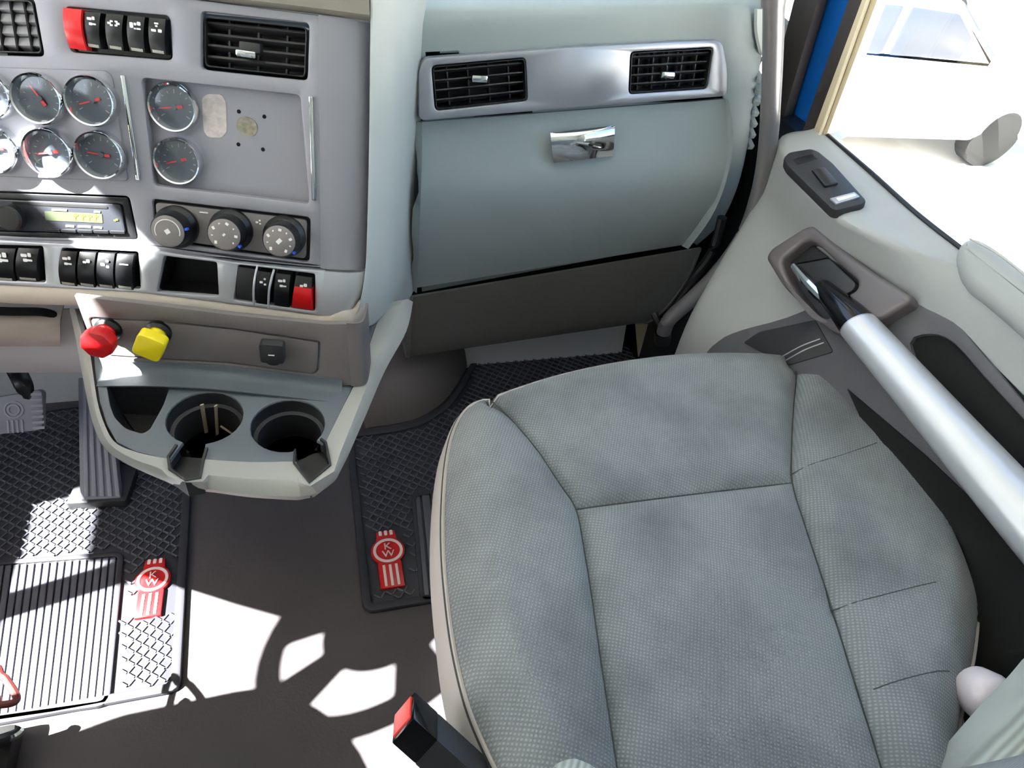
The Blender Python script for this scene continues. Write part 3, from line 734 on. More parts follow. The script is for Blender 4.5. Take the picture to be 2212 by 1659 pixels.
# knob panel (upright) with its outline groove
kp = plate('knob_panel', KNB, [(160, 640), (300, 655), (500, 680), (700, 700), (750, 700), (762, 832), (736, 836), (480, 806), (224, 800), (190, 720)], trayside, con, [[(192, 686), (330, 692), (500, 710), (690, 738), (692, 745), (688, 800), (676, 810), (500, 786), (330, 776), (226, 770), (205, 730)]], 0, .008, .002, 0, .006)
plate('knob_panel_insert', KNB, [(195, 689), (330, 695), (500, 713), (688, 741), (685, 799), (675, 807), (500, 783), (330, 773), (229, 767), (208, 730)], trayside, con, (), -.0005, .008, .0008, .006)
rows = []
for t in (0, .25, .5, .75, 1):
    p = KNB.w(*lerp((748, 698), (758, 834), t)); u, n = KNB.u, KNB.n
    rows.append([p, p + u * .012 - n * .001, p + u * .020 - n * .006, p + u * .023 - n * .02, p + u * .023 - n * .055])
loft('knob_panel_side', rows, trayside, con, .003, 3)
rows = []
for x, y in ((226, 801), (350, 801), (480, 808), (620, 824), (740, 838)):
    p = KNB.w(x, y); rows.append([p + V((0, 0, .016)) + KNB.n * .001, p + V((0, 0, .005)) + KNB.n * .003, p + KNB.n * .012 - V((0, 0, .001)), p + KNB.n * .03 - V((0, 0, .003))])
loft('tray_fillet', rows, trayg, con, .002, 3)
# underside pan
def ring(z, k): return [pull(p, k, 0) for p in r2]
bm = bmesh.new(); vv = [bm.verts.new(p) for p in r4]; bm.faces.new(vv); bmesh.ops.solidify(bm, geom=bm.faces[:], thickness=.004); obj('under_pan', bm, dkplastic, con)
# brake valve knobs
def valve(x, y, hf, m, sides, r, rot, name, lab):
    c = KNB.l(x, y, hf)
    o = lathe(name, KNB, c, [(.012, .0), (.012, .006), (.0095, .010), (.0085, hf - .016), (.011, hf - .012), (.0, hf - .012)], m, con, 20); o['label'] = lab
    lathe('valve_collar', KNB, c, [(.0165, -.002), (.0165, .004), (.0125, .008), (.0125, 0)], blk, o, 24)
    bm = bmesh.new(); pts = [(r * math.cos(rot + 2 * math.pi * k / sides), r * math.sin(rot + 2 * math.pi * k / sides)) for k in range(sides)]
    add_plate(bm, rnd(pts, r * (.12 if sides > 4 else .3), 3), [], hf + .004, .017, .003, 2); obj('knob_head', bm, m, o, KNB.M @ Matrix.Translation(V((*c, 0))))
valve(210, 744, .036, red, 8, .0205, .2, 'air_valve_knob', 'red octagonal air brake knob')
valve(322, 750, .036, yellow, 4, .0245, .35, 'air_valve_knob', 'yellow square parking brake knob')
# usb adapter pushed into the socket
usb = thing('usb_charger', 'small black square adapter plugged into the knob panel right of the yellow knob', 'adapter', KNB.w(592, 764))
lathe('plug', KNB, KNB.l(592, 764, .0), [(.013, -.0005), (.013, .010), (0, .010)], blk, usb, 20)
cc_ = KNB.l(586, 766, .022); s = .0155
plate('body', KNB, [(cc_[0] - s, cc_[1] - s), (cc_[0] + s, cc_[1] - s), (cc_[0] + s, cc_[1] + s), (cc_[0] - s, cc_[1] + s)], dkplastic, usb, (), .022, .014, .002, .005, local=True)
box('mark', (0, 0, 0), (.008, .0016, .0006), white, usb, KNB.M @ Matrix.Translation(V((cc_[0], cc_[1] - .001, .0223))), 0)
# sticks standing in the left cup
def stick(a, b, za, zb, lab, w_=.0035):
    o = tube('stir_stick', [pz(*a, za), pz(*b, zb)], w_, woodst, None, 8, .4, 0); tag(o, lab, 'stick', 'thin sticks in the left cup holder')
stick((436, 874), (447, 940), .55, .476, 'thin tan stick standing in the left cup holder, leftmost of three', .0028)
stick((466, 876), (470, 946), .55, .474, 'thin tan stick upright in the left cup holder, middle of three', .0028)
stick((476, 920), (500, 936), .500, .488, 'short tan stick lying against the right wall of the left cup holder', .0018)
# ================================================================== left lower dash
knee = thing('knee_panel', 'beige lower dash panel above the pedals left of the console', 'dash panel', (-.45, 1.0, .5))
rows = []
for x in (-260, -120, 0, 60, 130):
    sl = .08 * (x / 100)
    a, b, c, d = (x, 662 + sl), (x, 690), (x, 735 - max(0, (x - 60)) * .2), (x, 742 - max(0, (x - 60)) * .2)
    A = py_(x, 655, .99); rows.append([A + V((0, .05, .0)), A + V((0, .02, -.01)), py_(x, 690, .965), py_(x, 716, .955), py_(x, 738, .965), py_(x, 752, 1.02)])
loft('upper_roll', rows, beige, knee, .004, 3)
rows = []
for x in (-260, -100, 40, 120, 175):
    rows.append([py_(x, 668, 1.01), py_(x, 735, 1.0), py_(x, 782, 1.02), py_(x, 805, 1.08)])
loft('lower_cover', rows, trimlight, knee, .004, 3)
tube('dark_seam', [py_(-200, 662, .972), py_(0, 672, .972), py_(90, 674, .975), py_(130, 684, .98)], .009, void, knee, 10, .5)
# doghouse lump by the passenger footwell
dog = thing('engine_cover', 'low grey rounded engine cover edge at the passenger footwell', 'cover', pz(880, 880, 0))
bt = [(790, 926), (806, 922), (850, 916), (905, 902), (958, 868), (992, 822), (1014, 782), (1030, 752)]
B = [pz(x, y, .004) for x, y in bt]
T = [b_ + V((-.07, .12, .15)) for b_ in B]
mid = [b_ + V((-.015, .03, .075)) for b_ in B]
top2 = [t + V((-.12, .10, .05)) for t in T]
loft('cover_shell', [B, mid, T, top2], mat('cover_grey', (120, 112, 110), .6, 0, .15, 400), dog, .004, 3)
# ================================================================== floor mats
def inside(p, poly):
    x, y = p; c = False; n = len(poly)
    for i in range(n):
        x1, y1 = poly[i]; x2, y2 = poly[i - 1]
        if (y1 > y) != (y2 > y) and x < (x2 - x1) * (y - y1) / (y2 - y1) + x1: c = not c
    return c
def pdist(p, poly):
    m = 9
    for i in range(len(poly)):
        m = min(m, sdist(p, poly[i - 1], poly[i]))
    return m
def sdist(p, a, b):
    ax, ay = a; bx, by = b; dx, dy = bx - ax, by - ay; L2 = dx * dx + dy * dy
    t = 0 if L2 < 1e-12 else max(0, min(1, ((p[0] - ax) * dx + (p[1] - ay) * dy) / L2))
    return math.hypot(p[0] - ax - t * dx, p[1] - ay - t * dy)
def floormat(name, lab, px, heel, emb, nrib, vis, ribmat=ribm):
    h = .012
    poly = rnd([FLR.l(x, y, h) for x, y in px], .02)
    if area(poly) < 0: poly.reverse()
    c = sum((V(p) for p in poly), V((0, 0))) / len(poly)
    t = thing(name, lab, 'floor mat', FLR.pt(c.x, c.y, 0), 'ribbed rubber floor mats')
    bm = bmesh.new(); add_plate(bm, poly, [], .006, .005, .001); obj('base', bm, rubber, t, FLR.M)
    bm = bmesh.new(); add_plate(bm, poly, [inset(poly, .016)], h, .010, .003); obj('border', bm, rubber, t, FLR.M)
    hp = rnd([FLR.l(x, y, h) for x, y in heel], .02)
    if area(hp) < 0: hp.reverse()
    bm = bmesh.new(); add_plate(bm, hp, [inset(hp, .010)], h, .008, .002); fr = obj('heel_pad', bm, rubber, t, FLR.M)
    # ribs of the heel pad
    ys = [p[1] for p in hp]; xs = [p[0] for p in hp]; hq = inset(hp, .010)
    q = [FLR.l(x, y, h) for x, y in heel]   # TL TR BR BL
    for i in range(nrib):
        s = (i + .5) / nrib
        a, b = quadpt(q, s, .04), quadpt(q, s, .97)
        d = V((b[0] - a[0], b[1] - a[1])); wv = (V(q[1]) - V(q[0])).length / nrib
        M = FLR.M @ Matrix.Translation(V(((a[0] + b[0]) / 2, (a[1] + b[1]) / 2, .0085))) @ Matrix.Rotation(math.atan2(d.y, d.x), 4, 'Z')
        box('rib', (0, 0, 0), (d.length, wv * .72, .005), ribmat, t, M, .001)
    # emblem
    ec = V(FLR.l(*emb[0], h)); er = V(FLR.l(*emb[1], h))      # centre of the ring, bottom centre of the stripes
    dn = (er - ec); Lh = dn.length; ang = math.atan2(dn.y, dn.x) + math.pi / 2
    k = Lh / 1.75; EM = FLR.M @ Matrix.Translation(V((ec.x, ec.y, 0))) @ Matrix.Rotation(ang, 4, 'Z') @ Matrix.Scale(k, 4)
    bm = bmesh.new(); kk = 1
    circ = [(.66 * math.cos(math.radians(a)), .62 * math.sin(math.radians(a))) for a in range(-58, 239, 9)]
    out = [(-.46, -.5), (-.46, -1.62), (.46, -1.62), (.46, -.5)]
    shape = out + [p for p in circ if p[1] > -.52 or abs(p[0]) > .46]
    head = [(-.42, .4), (.42, .4), (.36, .92), (-.36, .92)]
    hz = .012 / k
    add_plate(bm, shape, [], hz + .002 / k, .006 / k, .002 / k); add_plate(bm, head, [], hz + .0018 / k, .006 / k, .002 / k)
    e = obj('emblem', bm, red, t, EM); e['label'] = 'red raised truck emblem with white letters'
    wh = mat('emblem_white', (245, 225, 222), .5)
    bm = bmesh.new(); n = 40
    add_plate(bm, [(.58 * math.cos(2 * math.pi * a / n), .54 * math.sin(2 * math.pi * a / n)) for a in range(n)], [[(.47 * math.cos(2 * math.pi * a / n), .43 * math.sin(2 * math.pi * a / n)) for a in range(n)]], hz + .0032 / k, .002 / k, 0)
    for x in (-.24, 0, .24):
        add_plate(bm, [(x - .05, -1.55), (x + .05, -1.55), (x + .05, -.64), (x - .05, -.64)], [], hz + .0032 / k, .002 / k, 0)
        add_plate(bm, rnd([(x * .9 - .06, .70), (x * .9 + .06, .70), (x * .9 + .06, .92), (x * .9 - .06, .92)], .04), [], hz + .0032 / k, .002 / k, 0)
    obj('emblem_lines', bm, wh, e, EM, 0)
    for s_, yy in (('K', .17), ('W', -.17)):
        me = textmesh(s_, .40)
        me.materials.clear(); me.materials.append(wh); me.name = 'letter'
        for v_ in me.vertices: v_.co.z *= .001 / k / .0004; v_.co.x *= 1.15
        link(bpy.data.objects.new('letter', me), e, EM @ Matrix.Translation(V((0, yy, hz + .003 / k))))
    # basket weave tread
    bm = bmesh.new(); st = .0165; a1 = math.radians(-38)
    x0, x1 = min(p[0] for p in poly), max(p[0] for p in poly); y0, y1 = min(p[1] for p in poly), max(p[1] for p in poly)
    ec2 = (ec.x, ec.y); inn = inset(poly, .02); hp2 = inset(hp, -.006)
    R_ = Matrix.Rotation(a1, 4, 'Z')
    nn = int(1.6 / st)
    for i in range(-nn, nn):
        for j in range(-nn, nn):
            p = R_ @ V((i * st, j * st, 0)); pp = (p.x, p.y)
            if not (x0 < pp[0] < x1 and y0 < pp[1] < y1) or not inside(pp, inn) or inside(pp, hp2): continue
            wx, wy = FLR.pt(*pp).x, FLR.pt(*pp).y
            if not vis(wx, wy): continue
            dl = (V(pp) - ec); al = dl.dot(dn) / Lh; pe = abs(dl.x * dn.y - dl.y * dn.x) / Lh
            if -k * 1.0 < al < k * 1.7 and pe < k * .78: continue
            add_box(bm, (0, 0, 0), (st * .86, st * .17, .004), Matrix.Translation(V((*pp, .0080))) @ R_)
            add_box(bm, (0, 0, 0), (st * .14, st * .8, .003), Matrix.Translation(V((pp[0], pp[1], .0072))) @ R_ @ Matrix.Translation(V((st * .5, st * .5, 0))))
    o = obj('tread', bm, ribmat, t, FLR.M, 0); o['kind'] = 'stuff'
    return t
floormat('floor_mat', 'black passenger floor mat with red emblem, beside the seat',
         [(748, 935), (784, 1308), (800, 1320), (1000, 1287), (1500, 1200), (1480, 900), (1396, 738), (1380, 708), (1034, 752), (1016, 786), (994, 828), (960, 874), (906, 908), (850, 922), (800, 928)],
         [(888, 1066), (1330, 985), (1400, 1210), (908, 1300)], ((838, 1190), (850, 1276)), 24, lambda x, y: True)
floormat('floor_mat', 'black driver floor mat with red emblem, under the pedals',
         [(-300, 930), (0, 892), (165, 868), (400, 860), (412, 1050), (388, 1490), (0, 1562), (-330, 1610)],
         [(-230, 1226), (268, 1190), (236, 1522), (-300, 1600)], ((330, 1252), (318, 1340)), 30, lambda x, y: True)
# ================================================================== pedals
br = thing('brake_pedal', 'grey rubber brake pedal with round emblem on a black arm', 'pedal', pd(30, 890, 1.32))
BP = PL(pd(30, 890, 1.30), (1, -.08, 0), (0, .62, .78))
plate('pad', BP, [(-70, 868), (84, 842), (93, 848), (92, 922), (82, 930), (-70, 946)], pedalm, br, (), 0, .014, .004, .006)
bm = bmesh.new(); c = BP.l(30, 885)
for r in (.011, .017): 
    add_plate(bm, [(c[0] + r * math.cos(a * .2618), c[1] + r * math.sin(a * .2618)) for a in range(24)], [[(c[0] + (r - .003) * math.cos(a * .2618), c[1] + (r - .003) * math.sin(a * .2618)) for a in range(24)]], .002, .003, 0)
for k in range(4):
    x = c[0] - .012 + .008 * k; add_plate(bm, [(x - .0018, c[1] - .045), (x + .0018, c[1] - .045), (x + .0018, c[1] - .02), (x - .0018, c[1] - .02)], [], .002, .003, 0)
for k in range(7):
    y = c[1] - .04 + .011 * k
    add_plate(bm, [(c[0] + .030, y), (c[0] + .050, y), (c[0] + .050, y + .005), (c[0] + .030, y + .005)], [], .002, .003, 0)
    add_plate(bm, [(c[0] - .050, y), (c[0] - .030, y), (c[0] - .030, y + .005), (c[0] - .050, y + .005)], [], .002, .003, 0)
obj('pad_relief', bm, mat('pedal_relief', (140, 142, 152), .45), br, BP.M, 0)
tube('arm', [BP.w(58, 860, -.012), BP.w(50, 830, .0), pd(30, 790, 1.30), pd(8, 740, 1.22), pd(-40, 690, 1.15)], .016, blk, br, 10, .6)
ac = thing('accelerator_pedal', 'long grey ribbed accelerator pedal in a dark floor bracket', 'pedal', pz(215, 1085, .0))
AP = PL(pz(215, 1080, .03), (1, -.02, 0), (0, .86, .5))
plate('pad', AP, [(168, 815), (232, 815), (262, 1076), (172, 1080)], pedalm, ac, (), 0, .016, .003, .004)
for i in range(5):
    a = 182 + 17 * i; b0 = 172 + 11.5 * i
    plate('pad_rib', AP, [(b0 + 6, 822), (b0 + 13, 822), (a + 9, 1072), (a, 1072)], mat('pedal_rib', (142, 144, 156), .45), ac, (), .004, .006, .001, 0)
brk = PL((0, .9, .016), (1, 0, 0), (0, 1, 0))
plate('floor_bracket', brk, [(140, 1088), (168, 1030), (180, 990), (262, 1000), (296, 1010), (272, 1082)], dkplastic, ac, (), .012, .03, .004, .006)
# ================================================================== passenger seat
seat = thing('passenger_seat', 'grey woven fabric passenger seat with worn stained cushion', 'seat', (.45, .30, 0))
Z0 = .575
SL = [(1062, 862), (1100, 898), (1160, 968), (1212, 1046), (1245, 1097), (1262, 1180), (1280, 1290), (1300, 1430), (1320, 1560), (1345, 1730)]
SR = [(1718, 784), (1722, 810), (1716, 880), (1712, 960), (1714, 1040), (1740, 1130), (1780, 1250), (1830, 1410), (1880, 1570), (1930, 1730)]
SM = [(1245, 1097), (1360, 1082), (1480, 1067), (1600, 1053), (1714, 1040)]
FR = [(1062, 862), (1180, 822), (1300, 793), (1420, 775), (1530, 768), (1640, 769), (1690, 775), (1718, 784)]
LO = [(1062, 862), (1015, 880), (984, 928), (968, 1000), (961, 1100), (962, 1200), (972, 1310), (987, 1410), (1014, 1520), (1050, 1610), (1110, 1730)]
RO = [(1718, 784), (1760, 788), (1806, 798), (1852, 824), (1902, 866), (1960, 935), (2010, 1012), (2055, 1100), (2088, 1200), (2105, 1280), (2109, 1340), (2100, 1420), (2082, 1500), (2066, 1600), (2070, 1730)]
def sp(pts, z, n=5): return [(q.x, q.y) for q in catmull([V((pz(x, y, z).x, pz(x, y, z).y)) for x, y in pts], n)]
ZO = Z0 - .02
sSL, sSR, sSM = sp(SL, Z0), sp(SR, Z0), sp(SM, Z0)
def blend(pts, ends):   # outer curve at ZO, but its first point joins the seam at Z0
    q = sp(pts, ZO); q[0] = ends[0]
    if ends[1]: q[-1] = ends[1]
    return q
sFR = blend(FR, (sSL[0], sSR[0])); sLO = blend(LO, (sSL[0], None)); sRO = blend(RO, (sSR[0], None))
outer_all = [sLO, sFR, sRO]
k1 = next(i for i, p in enumerate(sSL) if (V(p) - V(sSM[0])).length < 1e-6); k2 = next(i for i, p in enumerate(sSR) if (V(p) - V(sSM[-1])).length < 1e-6)
def poldist(p, pl): return min(sdist(p, a, b) for a, b in zip(pl, pl[1:]))
CREASES = [(sp([(1380, 1050), (1500, 1027), (1640, 1005), (1708, 1002)], Z0 + .01, 3), .0022, .009), (sp([(1530, 1172), (1640, 1232), (1770, 1292)], Z0 + .01, 3), .0050, .016),
           (sp([(1722, 1005), (1800, 990), (1888, 965)], Z0 + .018, 3), .002, .010), (sp([(1812, 1302), (1900, 1290), (2010, 1268)], Z0 + .018, 3), .002, .010), (sp([(1896, 1482), (1970, 1466), (2052, 1448)], Z0 + .018, 3), .002, .010)]
def hz(p, seams, outs, puff):
    ds = min(poldist(p, s) for s in seams); do = min(poldist(p, o) for o in outs) if outs else 1
    z = Z0 + puff * (1 - math.exp(-ds / .022)) * min(1, do / .05 + .0)
    R_ = .05
    if do < R_: z -= .02 * (1 - math.sqrt(max(0, 1 - (1 - do / R_) ** 2)))
    for pl_, dp_, w_ in CREASES:
        z -= dp_ * math.exp(-(poldist(p, pl_) / w_) ** 2)
    return z - .004 * math.exp(-ds / .004) + .004 * math.sin(p[0] * 23 + 1.1) * math.sin(p[1] * 19) * min(1, ds / .05) * min(1, do / .06)
def pillow(name, loop, seams, outs, puff, step=.009):
    pts = []
    for p in loop:
        if not pts or (V(p) - V(pts[-1])).length > 1e-5: pts.append(p)
    if (V(pts[0]) - V(pts[-1])).length < 1e-5: pts.pop()
    n = len(pts); vs_ = [V(p) for p in pts]; ed = [(i, (i + 1) % n) for i in range(n)]
    x0, x1 = min(p[0] for p in pts), max(p[0] for p in pts); y0, y1 = min(p[1] for p in pts), max(p[1] for p in pts)
    y = y0
    while y < y1:
        x = x0
        while x < x1:
            if inside((x, y), pts) and pdist((x, y), pts) > step * .35: vs_.append(V((x, y)))
            x += step
        y += step
    # extra rings hugging the border so that seams and rolled edges are crisp
    ov, oe, of, *_ = geometry.delaunay_2d_cdt(vs_, ed, [list(range(n))], 1, 1e-6)
    bm = bmesh.new(); bv = [bm.verts.new((v.x, v.y, hz((v.x, v.y), seams, outs, puff))) for v in ov]
    for f in of:
        try: bm.faces.new([bv[i] for i in f])
        except ValueError: pass
    bm.normal_update()
    if sum(f.normal.z for f in bm.faces) < 0: bmesh.ops.reverse_faces(bm, faces=bm.faces[:])
    me = bpy.data.meshes.new(name); bm.to_mesh(me); bm.free()
    me.polygons.foreach_set('use_smooth', [True] * len(me.polygons)); me.materials.append(fab)
    return link(bpy.data.objects.new(name, me), seat, I4)
allseams = [sSL, sSR, sSM]
pillow('front_panel', sFR + sSR[1:k2 + 1] + sSM[::-1][1:] + sSL[:k1][::-1], allseams, outer_all, .016)
pillow('centre_panel', sSM + sSR[k2 + 1:] + sSL[k1:][::-1], allseams, outer_all, .012)
pillow('left_bolster', sSL + sLO[::-1], allseams, outer_all, .028)
pillow('right_bolster', sRO + sSR[::-1], allseams, outer_all, .028)
for nm, s in (('seam', sSL), ('seam', sSR), ('seam', sSM)):
    tube(nm, [V((p[0], p[1], Z0 - .0035)) for p in s], .0013, piping, seat, 6, 1, 0)
# stitched creases on the right bolster and one on the front panel
for pts in ([(1722, 1005), (1800, 990), (1888, 965)], [(1812, 1302), (1900, 1290), (2010, 1268)], [(1896, 1482), (1970, 1466), (2052, 1448)]):
    q = sp(pts, Z0 + .018, 4)
    tube('stitch_line', [V((p[0], p[1], hz(p, allseams, outer_all, .028) - .0001)) for p in q], .0008, piping, seat, 5, 1, 0)
# sides of the cushion
edge = [V((p[0], p[1], ZO)) for p in sLO[::-1] + sFR[1:] + sRO[1:]]
cs = V((.45, .35, 0))
def outw(i):
    a, b = edge[max(0, i - 1)], edge[min(len(edge) - 1, i + 1)]; d = (b - a).normalized(); return V((d.y, -d.x, 0)) * (1 if (V((d.y, -d.x, 0)).dot(edge[i] - cs) > 0) else -1)
rowsS = [[e + V((0, 0, .001)) for e in edge], [e + outw(i) * .006 - V((0, 0, .012)) for i, e in enumerate(edge)], [e + outw(i) * .012 - V((0, 0, .05)) for i, e in enumerate(edge)], [e + outw(i) * .004 - V((0, 0, .12)) for i, e in enumerate(edge)]]
loft('cushion_side', rowsS, sidefab, seat, .003, lin=True)
tube('edge_piping', [e + outw(i) * .003 - V((0, 0, .003)) for i, e in enumerate(edge)], .0028, piping, seat, 6, 1, 0)
# pedestal and brackets
hull_box('pedestal', [V((.24, .10, 0)), V((.68, .10, 0)), V((.68, .50, 0)), V((.24, .50, 0))], [V((.20, .0, .44)), V((.70, .0, .44)), V((.70, .56, .44)), V((.20, .56, .44))], blk, seat)
loft('side_bracket', [[pz(982, 1466, .34), pz(1010, 1462, .34), pz(1060, 1480, .34)], [pz(988, 1530, .33), pz(1018, 1530, .33), pz(1060, 1540, .33)], [pz(1004, 1592, .32), pz(1036, 1590, .32), pz(1076, 1590, .32)]], silver, seat, .006, 3)
# backrest bolster in the near right corner
BK = PL(pd(2140, 1610, .60), RT * .95 - FW * .25, UP * .9 + FW * .3)
plate('backrest', BK, c2([(1995, 1790), (2085, 1690), (2150, 1615), (2205, 1552), (2265, 1490), (2360, 1405), (2520, 1440), (2500, 1740), (2240, 1900)], 4), fabrib, seat, (), 0, .09, .03, 0, seg=5)
# armrest end peeping in at the bottom
tip = pd(1222, 1648, .560)
tube('armrest', [tip, tip + V((.001, -.014, -.006)), tip + V((.003, -.05, -.012)), tip + V((.004, -.20, -.012)), tip + V((.004, -.36, -.012))], [.010, .027, .036, .038, .036], fabrib, seat, 20, .8)
bm = bmesh.new(); add_plate(bm, rnd([(.17, 0), (.72, 0), (.70, .34), (.64, .42), (.25, .42), (.19, .34)], .05), [], 0, .12, .035, 4)
obj('backrest_cushion', bm, fab, seat, Matrix.Translation(V((0, -.03, .46))) @ Matrix.Rotation(math.radians(102), 4, 'X'))
# ================================================================== seat belt buckle
bk = thing('seat_belt_buckle', 'black seat belt buckle with red release button beside the cushion', 'seat belt buckle', pd(960, 1640, .66))
c0 = pd(893, 1552, .60); e1 = pd(846, 1606, .625) - c0; e2 = pd(896, 1492, .628) - c0; e3 = pd(1090, 1730, .622) - c0
e3 = e3.normalized()
def hexa(name, o, a, b, c, m, parent, bev=.003):
    bm = bmesh.new(); v = [bm.verts.new(o + a * i + b * j + c * k) for i in (0, 1) for j in (0, 1) for k in (0, 1)]
    for f in ((0, 1, 3, 2), (4, 6, 7, 5), (0, 4, 5, 1), (2, 3, 7, 6), (0, 2, 6, 4), (1, 5, 7, 3)): bm.faces.new([v[i] for i in f])
    if bev: bmesh.ops.bevel(bm, geom=bm.edges[:], offset=bev, segments=2, affect='EDGES', profile=.6)
    return obj(name, bm, m, parent)
hexa('housing', c0, e1, e2, e3 * .032, blkgloss, bk, .0025)
hexa('sleeve', c0 + e3 * .031 - e1 * .0 , e1 * 1.02, e2 * 1.0, e3 * .12, dkplastic, bk, .003)
tube('stalk', [c0 + e1 * .5 + e2 * .5 + e3 * .14, c0 + e1 * .5 + e2 * .5 + e3 * .22 - V((0, .02, .03)), V((.255, .06, .30))], [.010, .009, .009], blk, bk, 10)
hexa('release_button', c0 + e1 * .12 + e2 * .1 - e3 * .002, e1 * .78, e2 * .8, e3 * .01, mat('button_red', (226, 70, 60), .35), bk, .0015)
# ================================================================== passenger door
dr = thing('door_1', None, None, (.9, .5, .05), kind='structure')
a = math.radians(20)
SH = PL(pxx(1780, 380, .845), (0, -1, 0), (math.cos(a), 0, math.sin(a)))
b = math.radians(26)
DP = PL(pxx(1800, 680, .835), (0, -1, 0), (math.sin(b), 0, math.cos(b)))
ra = [SH.w(*p) for p in ((1786, 286), (1880, 371), (1985, 464), (2110, 562), (2260, 680), (2560, 900))]
raa = [p + V((.05, 0, -.02)) for p in ra]
rb = [SH.w(*p) for p in ((1688, 300), (1735, 390), (1815, 462), (1930, 520), (2110, 600), (2440, 830))]
rc = [DP.w(*p) for p in ((1636, 440), (1690, 505), (1790, 590), (1900, 660), (2080, 800), (2400, 1050))]
rd = [DP.w(*p, -.01) for p in ((1560, 570), (1620, 640), (1720, 720), (1830, 830), (2000, 1000), (2330, 1300))]
re_ = [DP.w(*p, -.02) for p in ((1492, 690), (1540, 760), (1640, 850), (1750, 980), (1930, 1190), (2280, 1560))]
rf_ = [p + V((.01, .01, -.13)) for p in re_]
fr0 = lambda r: [r[0] + V((.03, .03, 0))] + r
rab = [(a_.lerp(b_, .5)) - SH.n * .003 for a_, b_ in zip(ra, rb)]
rb = [p - SH.n * .006 for p in rb]
rbc = [b_.lerp(c_, .35) + SH.n * .006 for b_, c_ in zip(rb, rc)]
loft('door_panel', [fr0(r) for r in (raa, ra, rab, rb, rbc, rc, rd, re_, rf_)], doorgrey, dr, .006, 4)
tube('window_seal', [SH.w(1783, 288, .002), SH.w(1880, 371, .003), SH.w(1985, 465, .003), SH.w(2110, 562, .003), SH.w(2300, 710, .003)], .0035, blk, dr, 8)
# switch plate
swp = plate('switch_plate', SH, [(1692, 340), (1704, 328), (1752, 320), (1768, 326), (1800, 352), (1872, 432), (1864, 440), (1806, 454), (1796, 450), (1700, 356)], dkplastic, dr, (), .008, .016, .003, .006)
plate('window_switch', SH, [(1752, 364), (1782, 360), (1812, 394), (1782, 402)], blk, swp, (), .012, .006, .002, .003)
plate('switch_dish', SH, [(1712, 344), (1756, 332), (1768, 342), (1722, 356)], blk, swp, (), .0086, .002, .0005, .004)
plate('lock_switch', SH, [(1792, 428), (1846, 414), (1858, 424), (1806, 440)], silver, swp, (), .0105, .004, .001, .002)
plate('lock_symbol', SH, [(1806, 428), (1846, 418), (1850, 423), (1812, 434)], white, swp, (), .0112, .001, 0, .001)
# pocket trim: dark lower part of the door with the map pocket opening
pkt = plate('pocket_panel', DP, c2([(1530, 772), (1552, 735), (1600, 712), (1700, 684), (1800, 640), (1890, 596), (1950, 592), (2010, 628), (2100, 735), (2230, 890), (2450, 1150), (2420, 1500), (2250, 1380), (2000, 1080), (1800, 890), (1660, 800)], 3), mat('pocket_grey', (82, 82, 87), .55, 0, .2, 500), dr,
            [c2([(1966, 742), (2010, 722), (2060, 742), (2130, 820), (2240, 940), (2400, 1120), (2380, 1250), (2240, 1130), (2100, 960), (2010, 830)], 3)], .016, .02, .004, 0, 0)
plate('pocket_shade', DP, [(1940, 690), (2080, 720), (2480, 1130), (2400, 1330), (2100, 1040)], void, dr, (), .008, .004, 0, 0)  # black sheet painted in for the shade inside the pocket
plate('gap_shade', DP, [(1830, 840), (2000, 985), (2480, 1440), (2480, 1800), (2120, 1760), (2050, 1380), (1960, 1130)], void, dr, (), .020, .004, 0, 0)  # black sheet over the door, stands for shade in the gap beside the seat
for dx in (0, 8):
    tube('stitching', [DP.w(1690 + dx, 770 + dx, .018), DP.w(1730 + dx, 748 + dx, .018), DP.w(1772 + dx, 732 + dx, .018)], .0012, silver, dr, 6)
# lower pocket wall seen in the gap
plate('pocket_insert', DP, [(1604, 740), (1640, 716), (1760, 690), (1800, 760), (1700, 790)], dkplastic, dr, (), .018, .006, .002, .006)
# release handle bezel
bz = plate('release_bezel', DP, [(1652, 556), (1664, 536), (1738, 488), (1760, 486), (1806, 528), (1890, 590), (1962, 634), (1966, 652), (1900, 690), (1832, 726), (1806, 722), (1760, 690), (1690, 618)], mat('bezel_grey', (108, 102, 104), .4, .2), dr,
           [[(1686, 562), (1742, 516), (1768, 530), (1852, 606), (1850, 624), (1806, 650), (1790, 690), (1760, 678), (1706, 610)]], .045, .035, .008, .01, .01, seg=4)
plate('bezel_well', DP, [(1676, 560), (1740, 506), (1862, 606), (1850, 650), (1790, 700), (1700, 622)], mat('well_grey', (66, 66, 70), .35), bz, (), .014, .004, 0, .01)
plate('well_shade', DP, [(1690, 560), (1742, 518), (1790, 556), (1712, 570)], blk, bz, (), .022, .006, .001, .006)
plate('release_lever', DP, [(1712, 572), (1790, 556), (1850, 612), (1842, 628), (1796, 650), (1776, 640)], dkplastic, bz, (), .040, .012, .004, .008)
tube('lever_edge', [DP.w(1714, 574, .046), DP.w(1740, 606, .052), DP.w(1768, 636, .056), DP.w(1790, 656, .058)], [.005, .008, .009, .007], chrome, bz, 10)
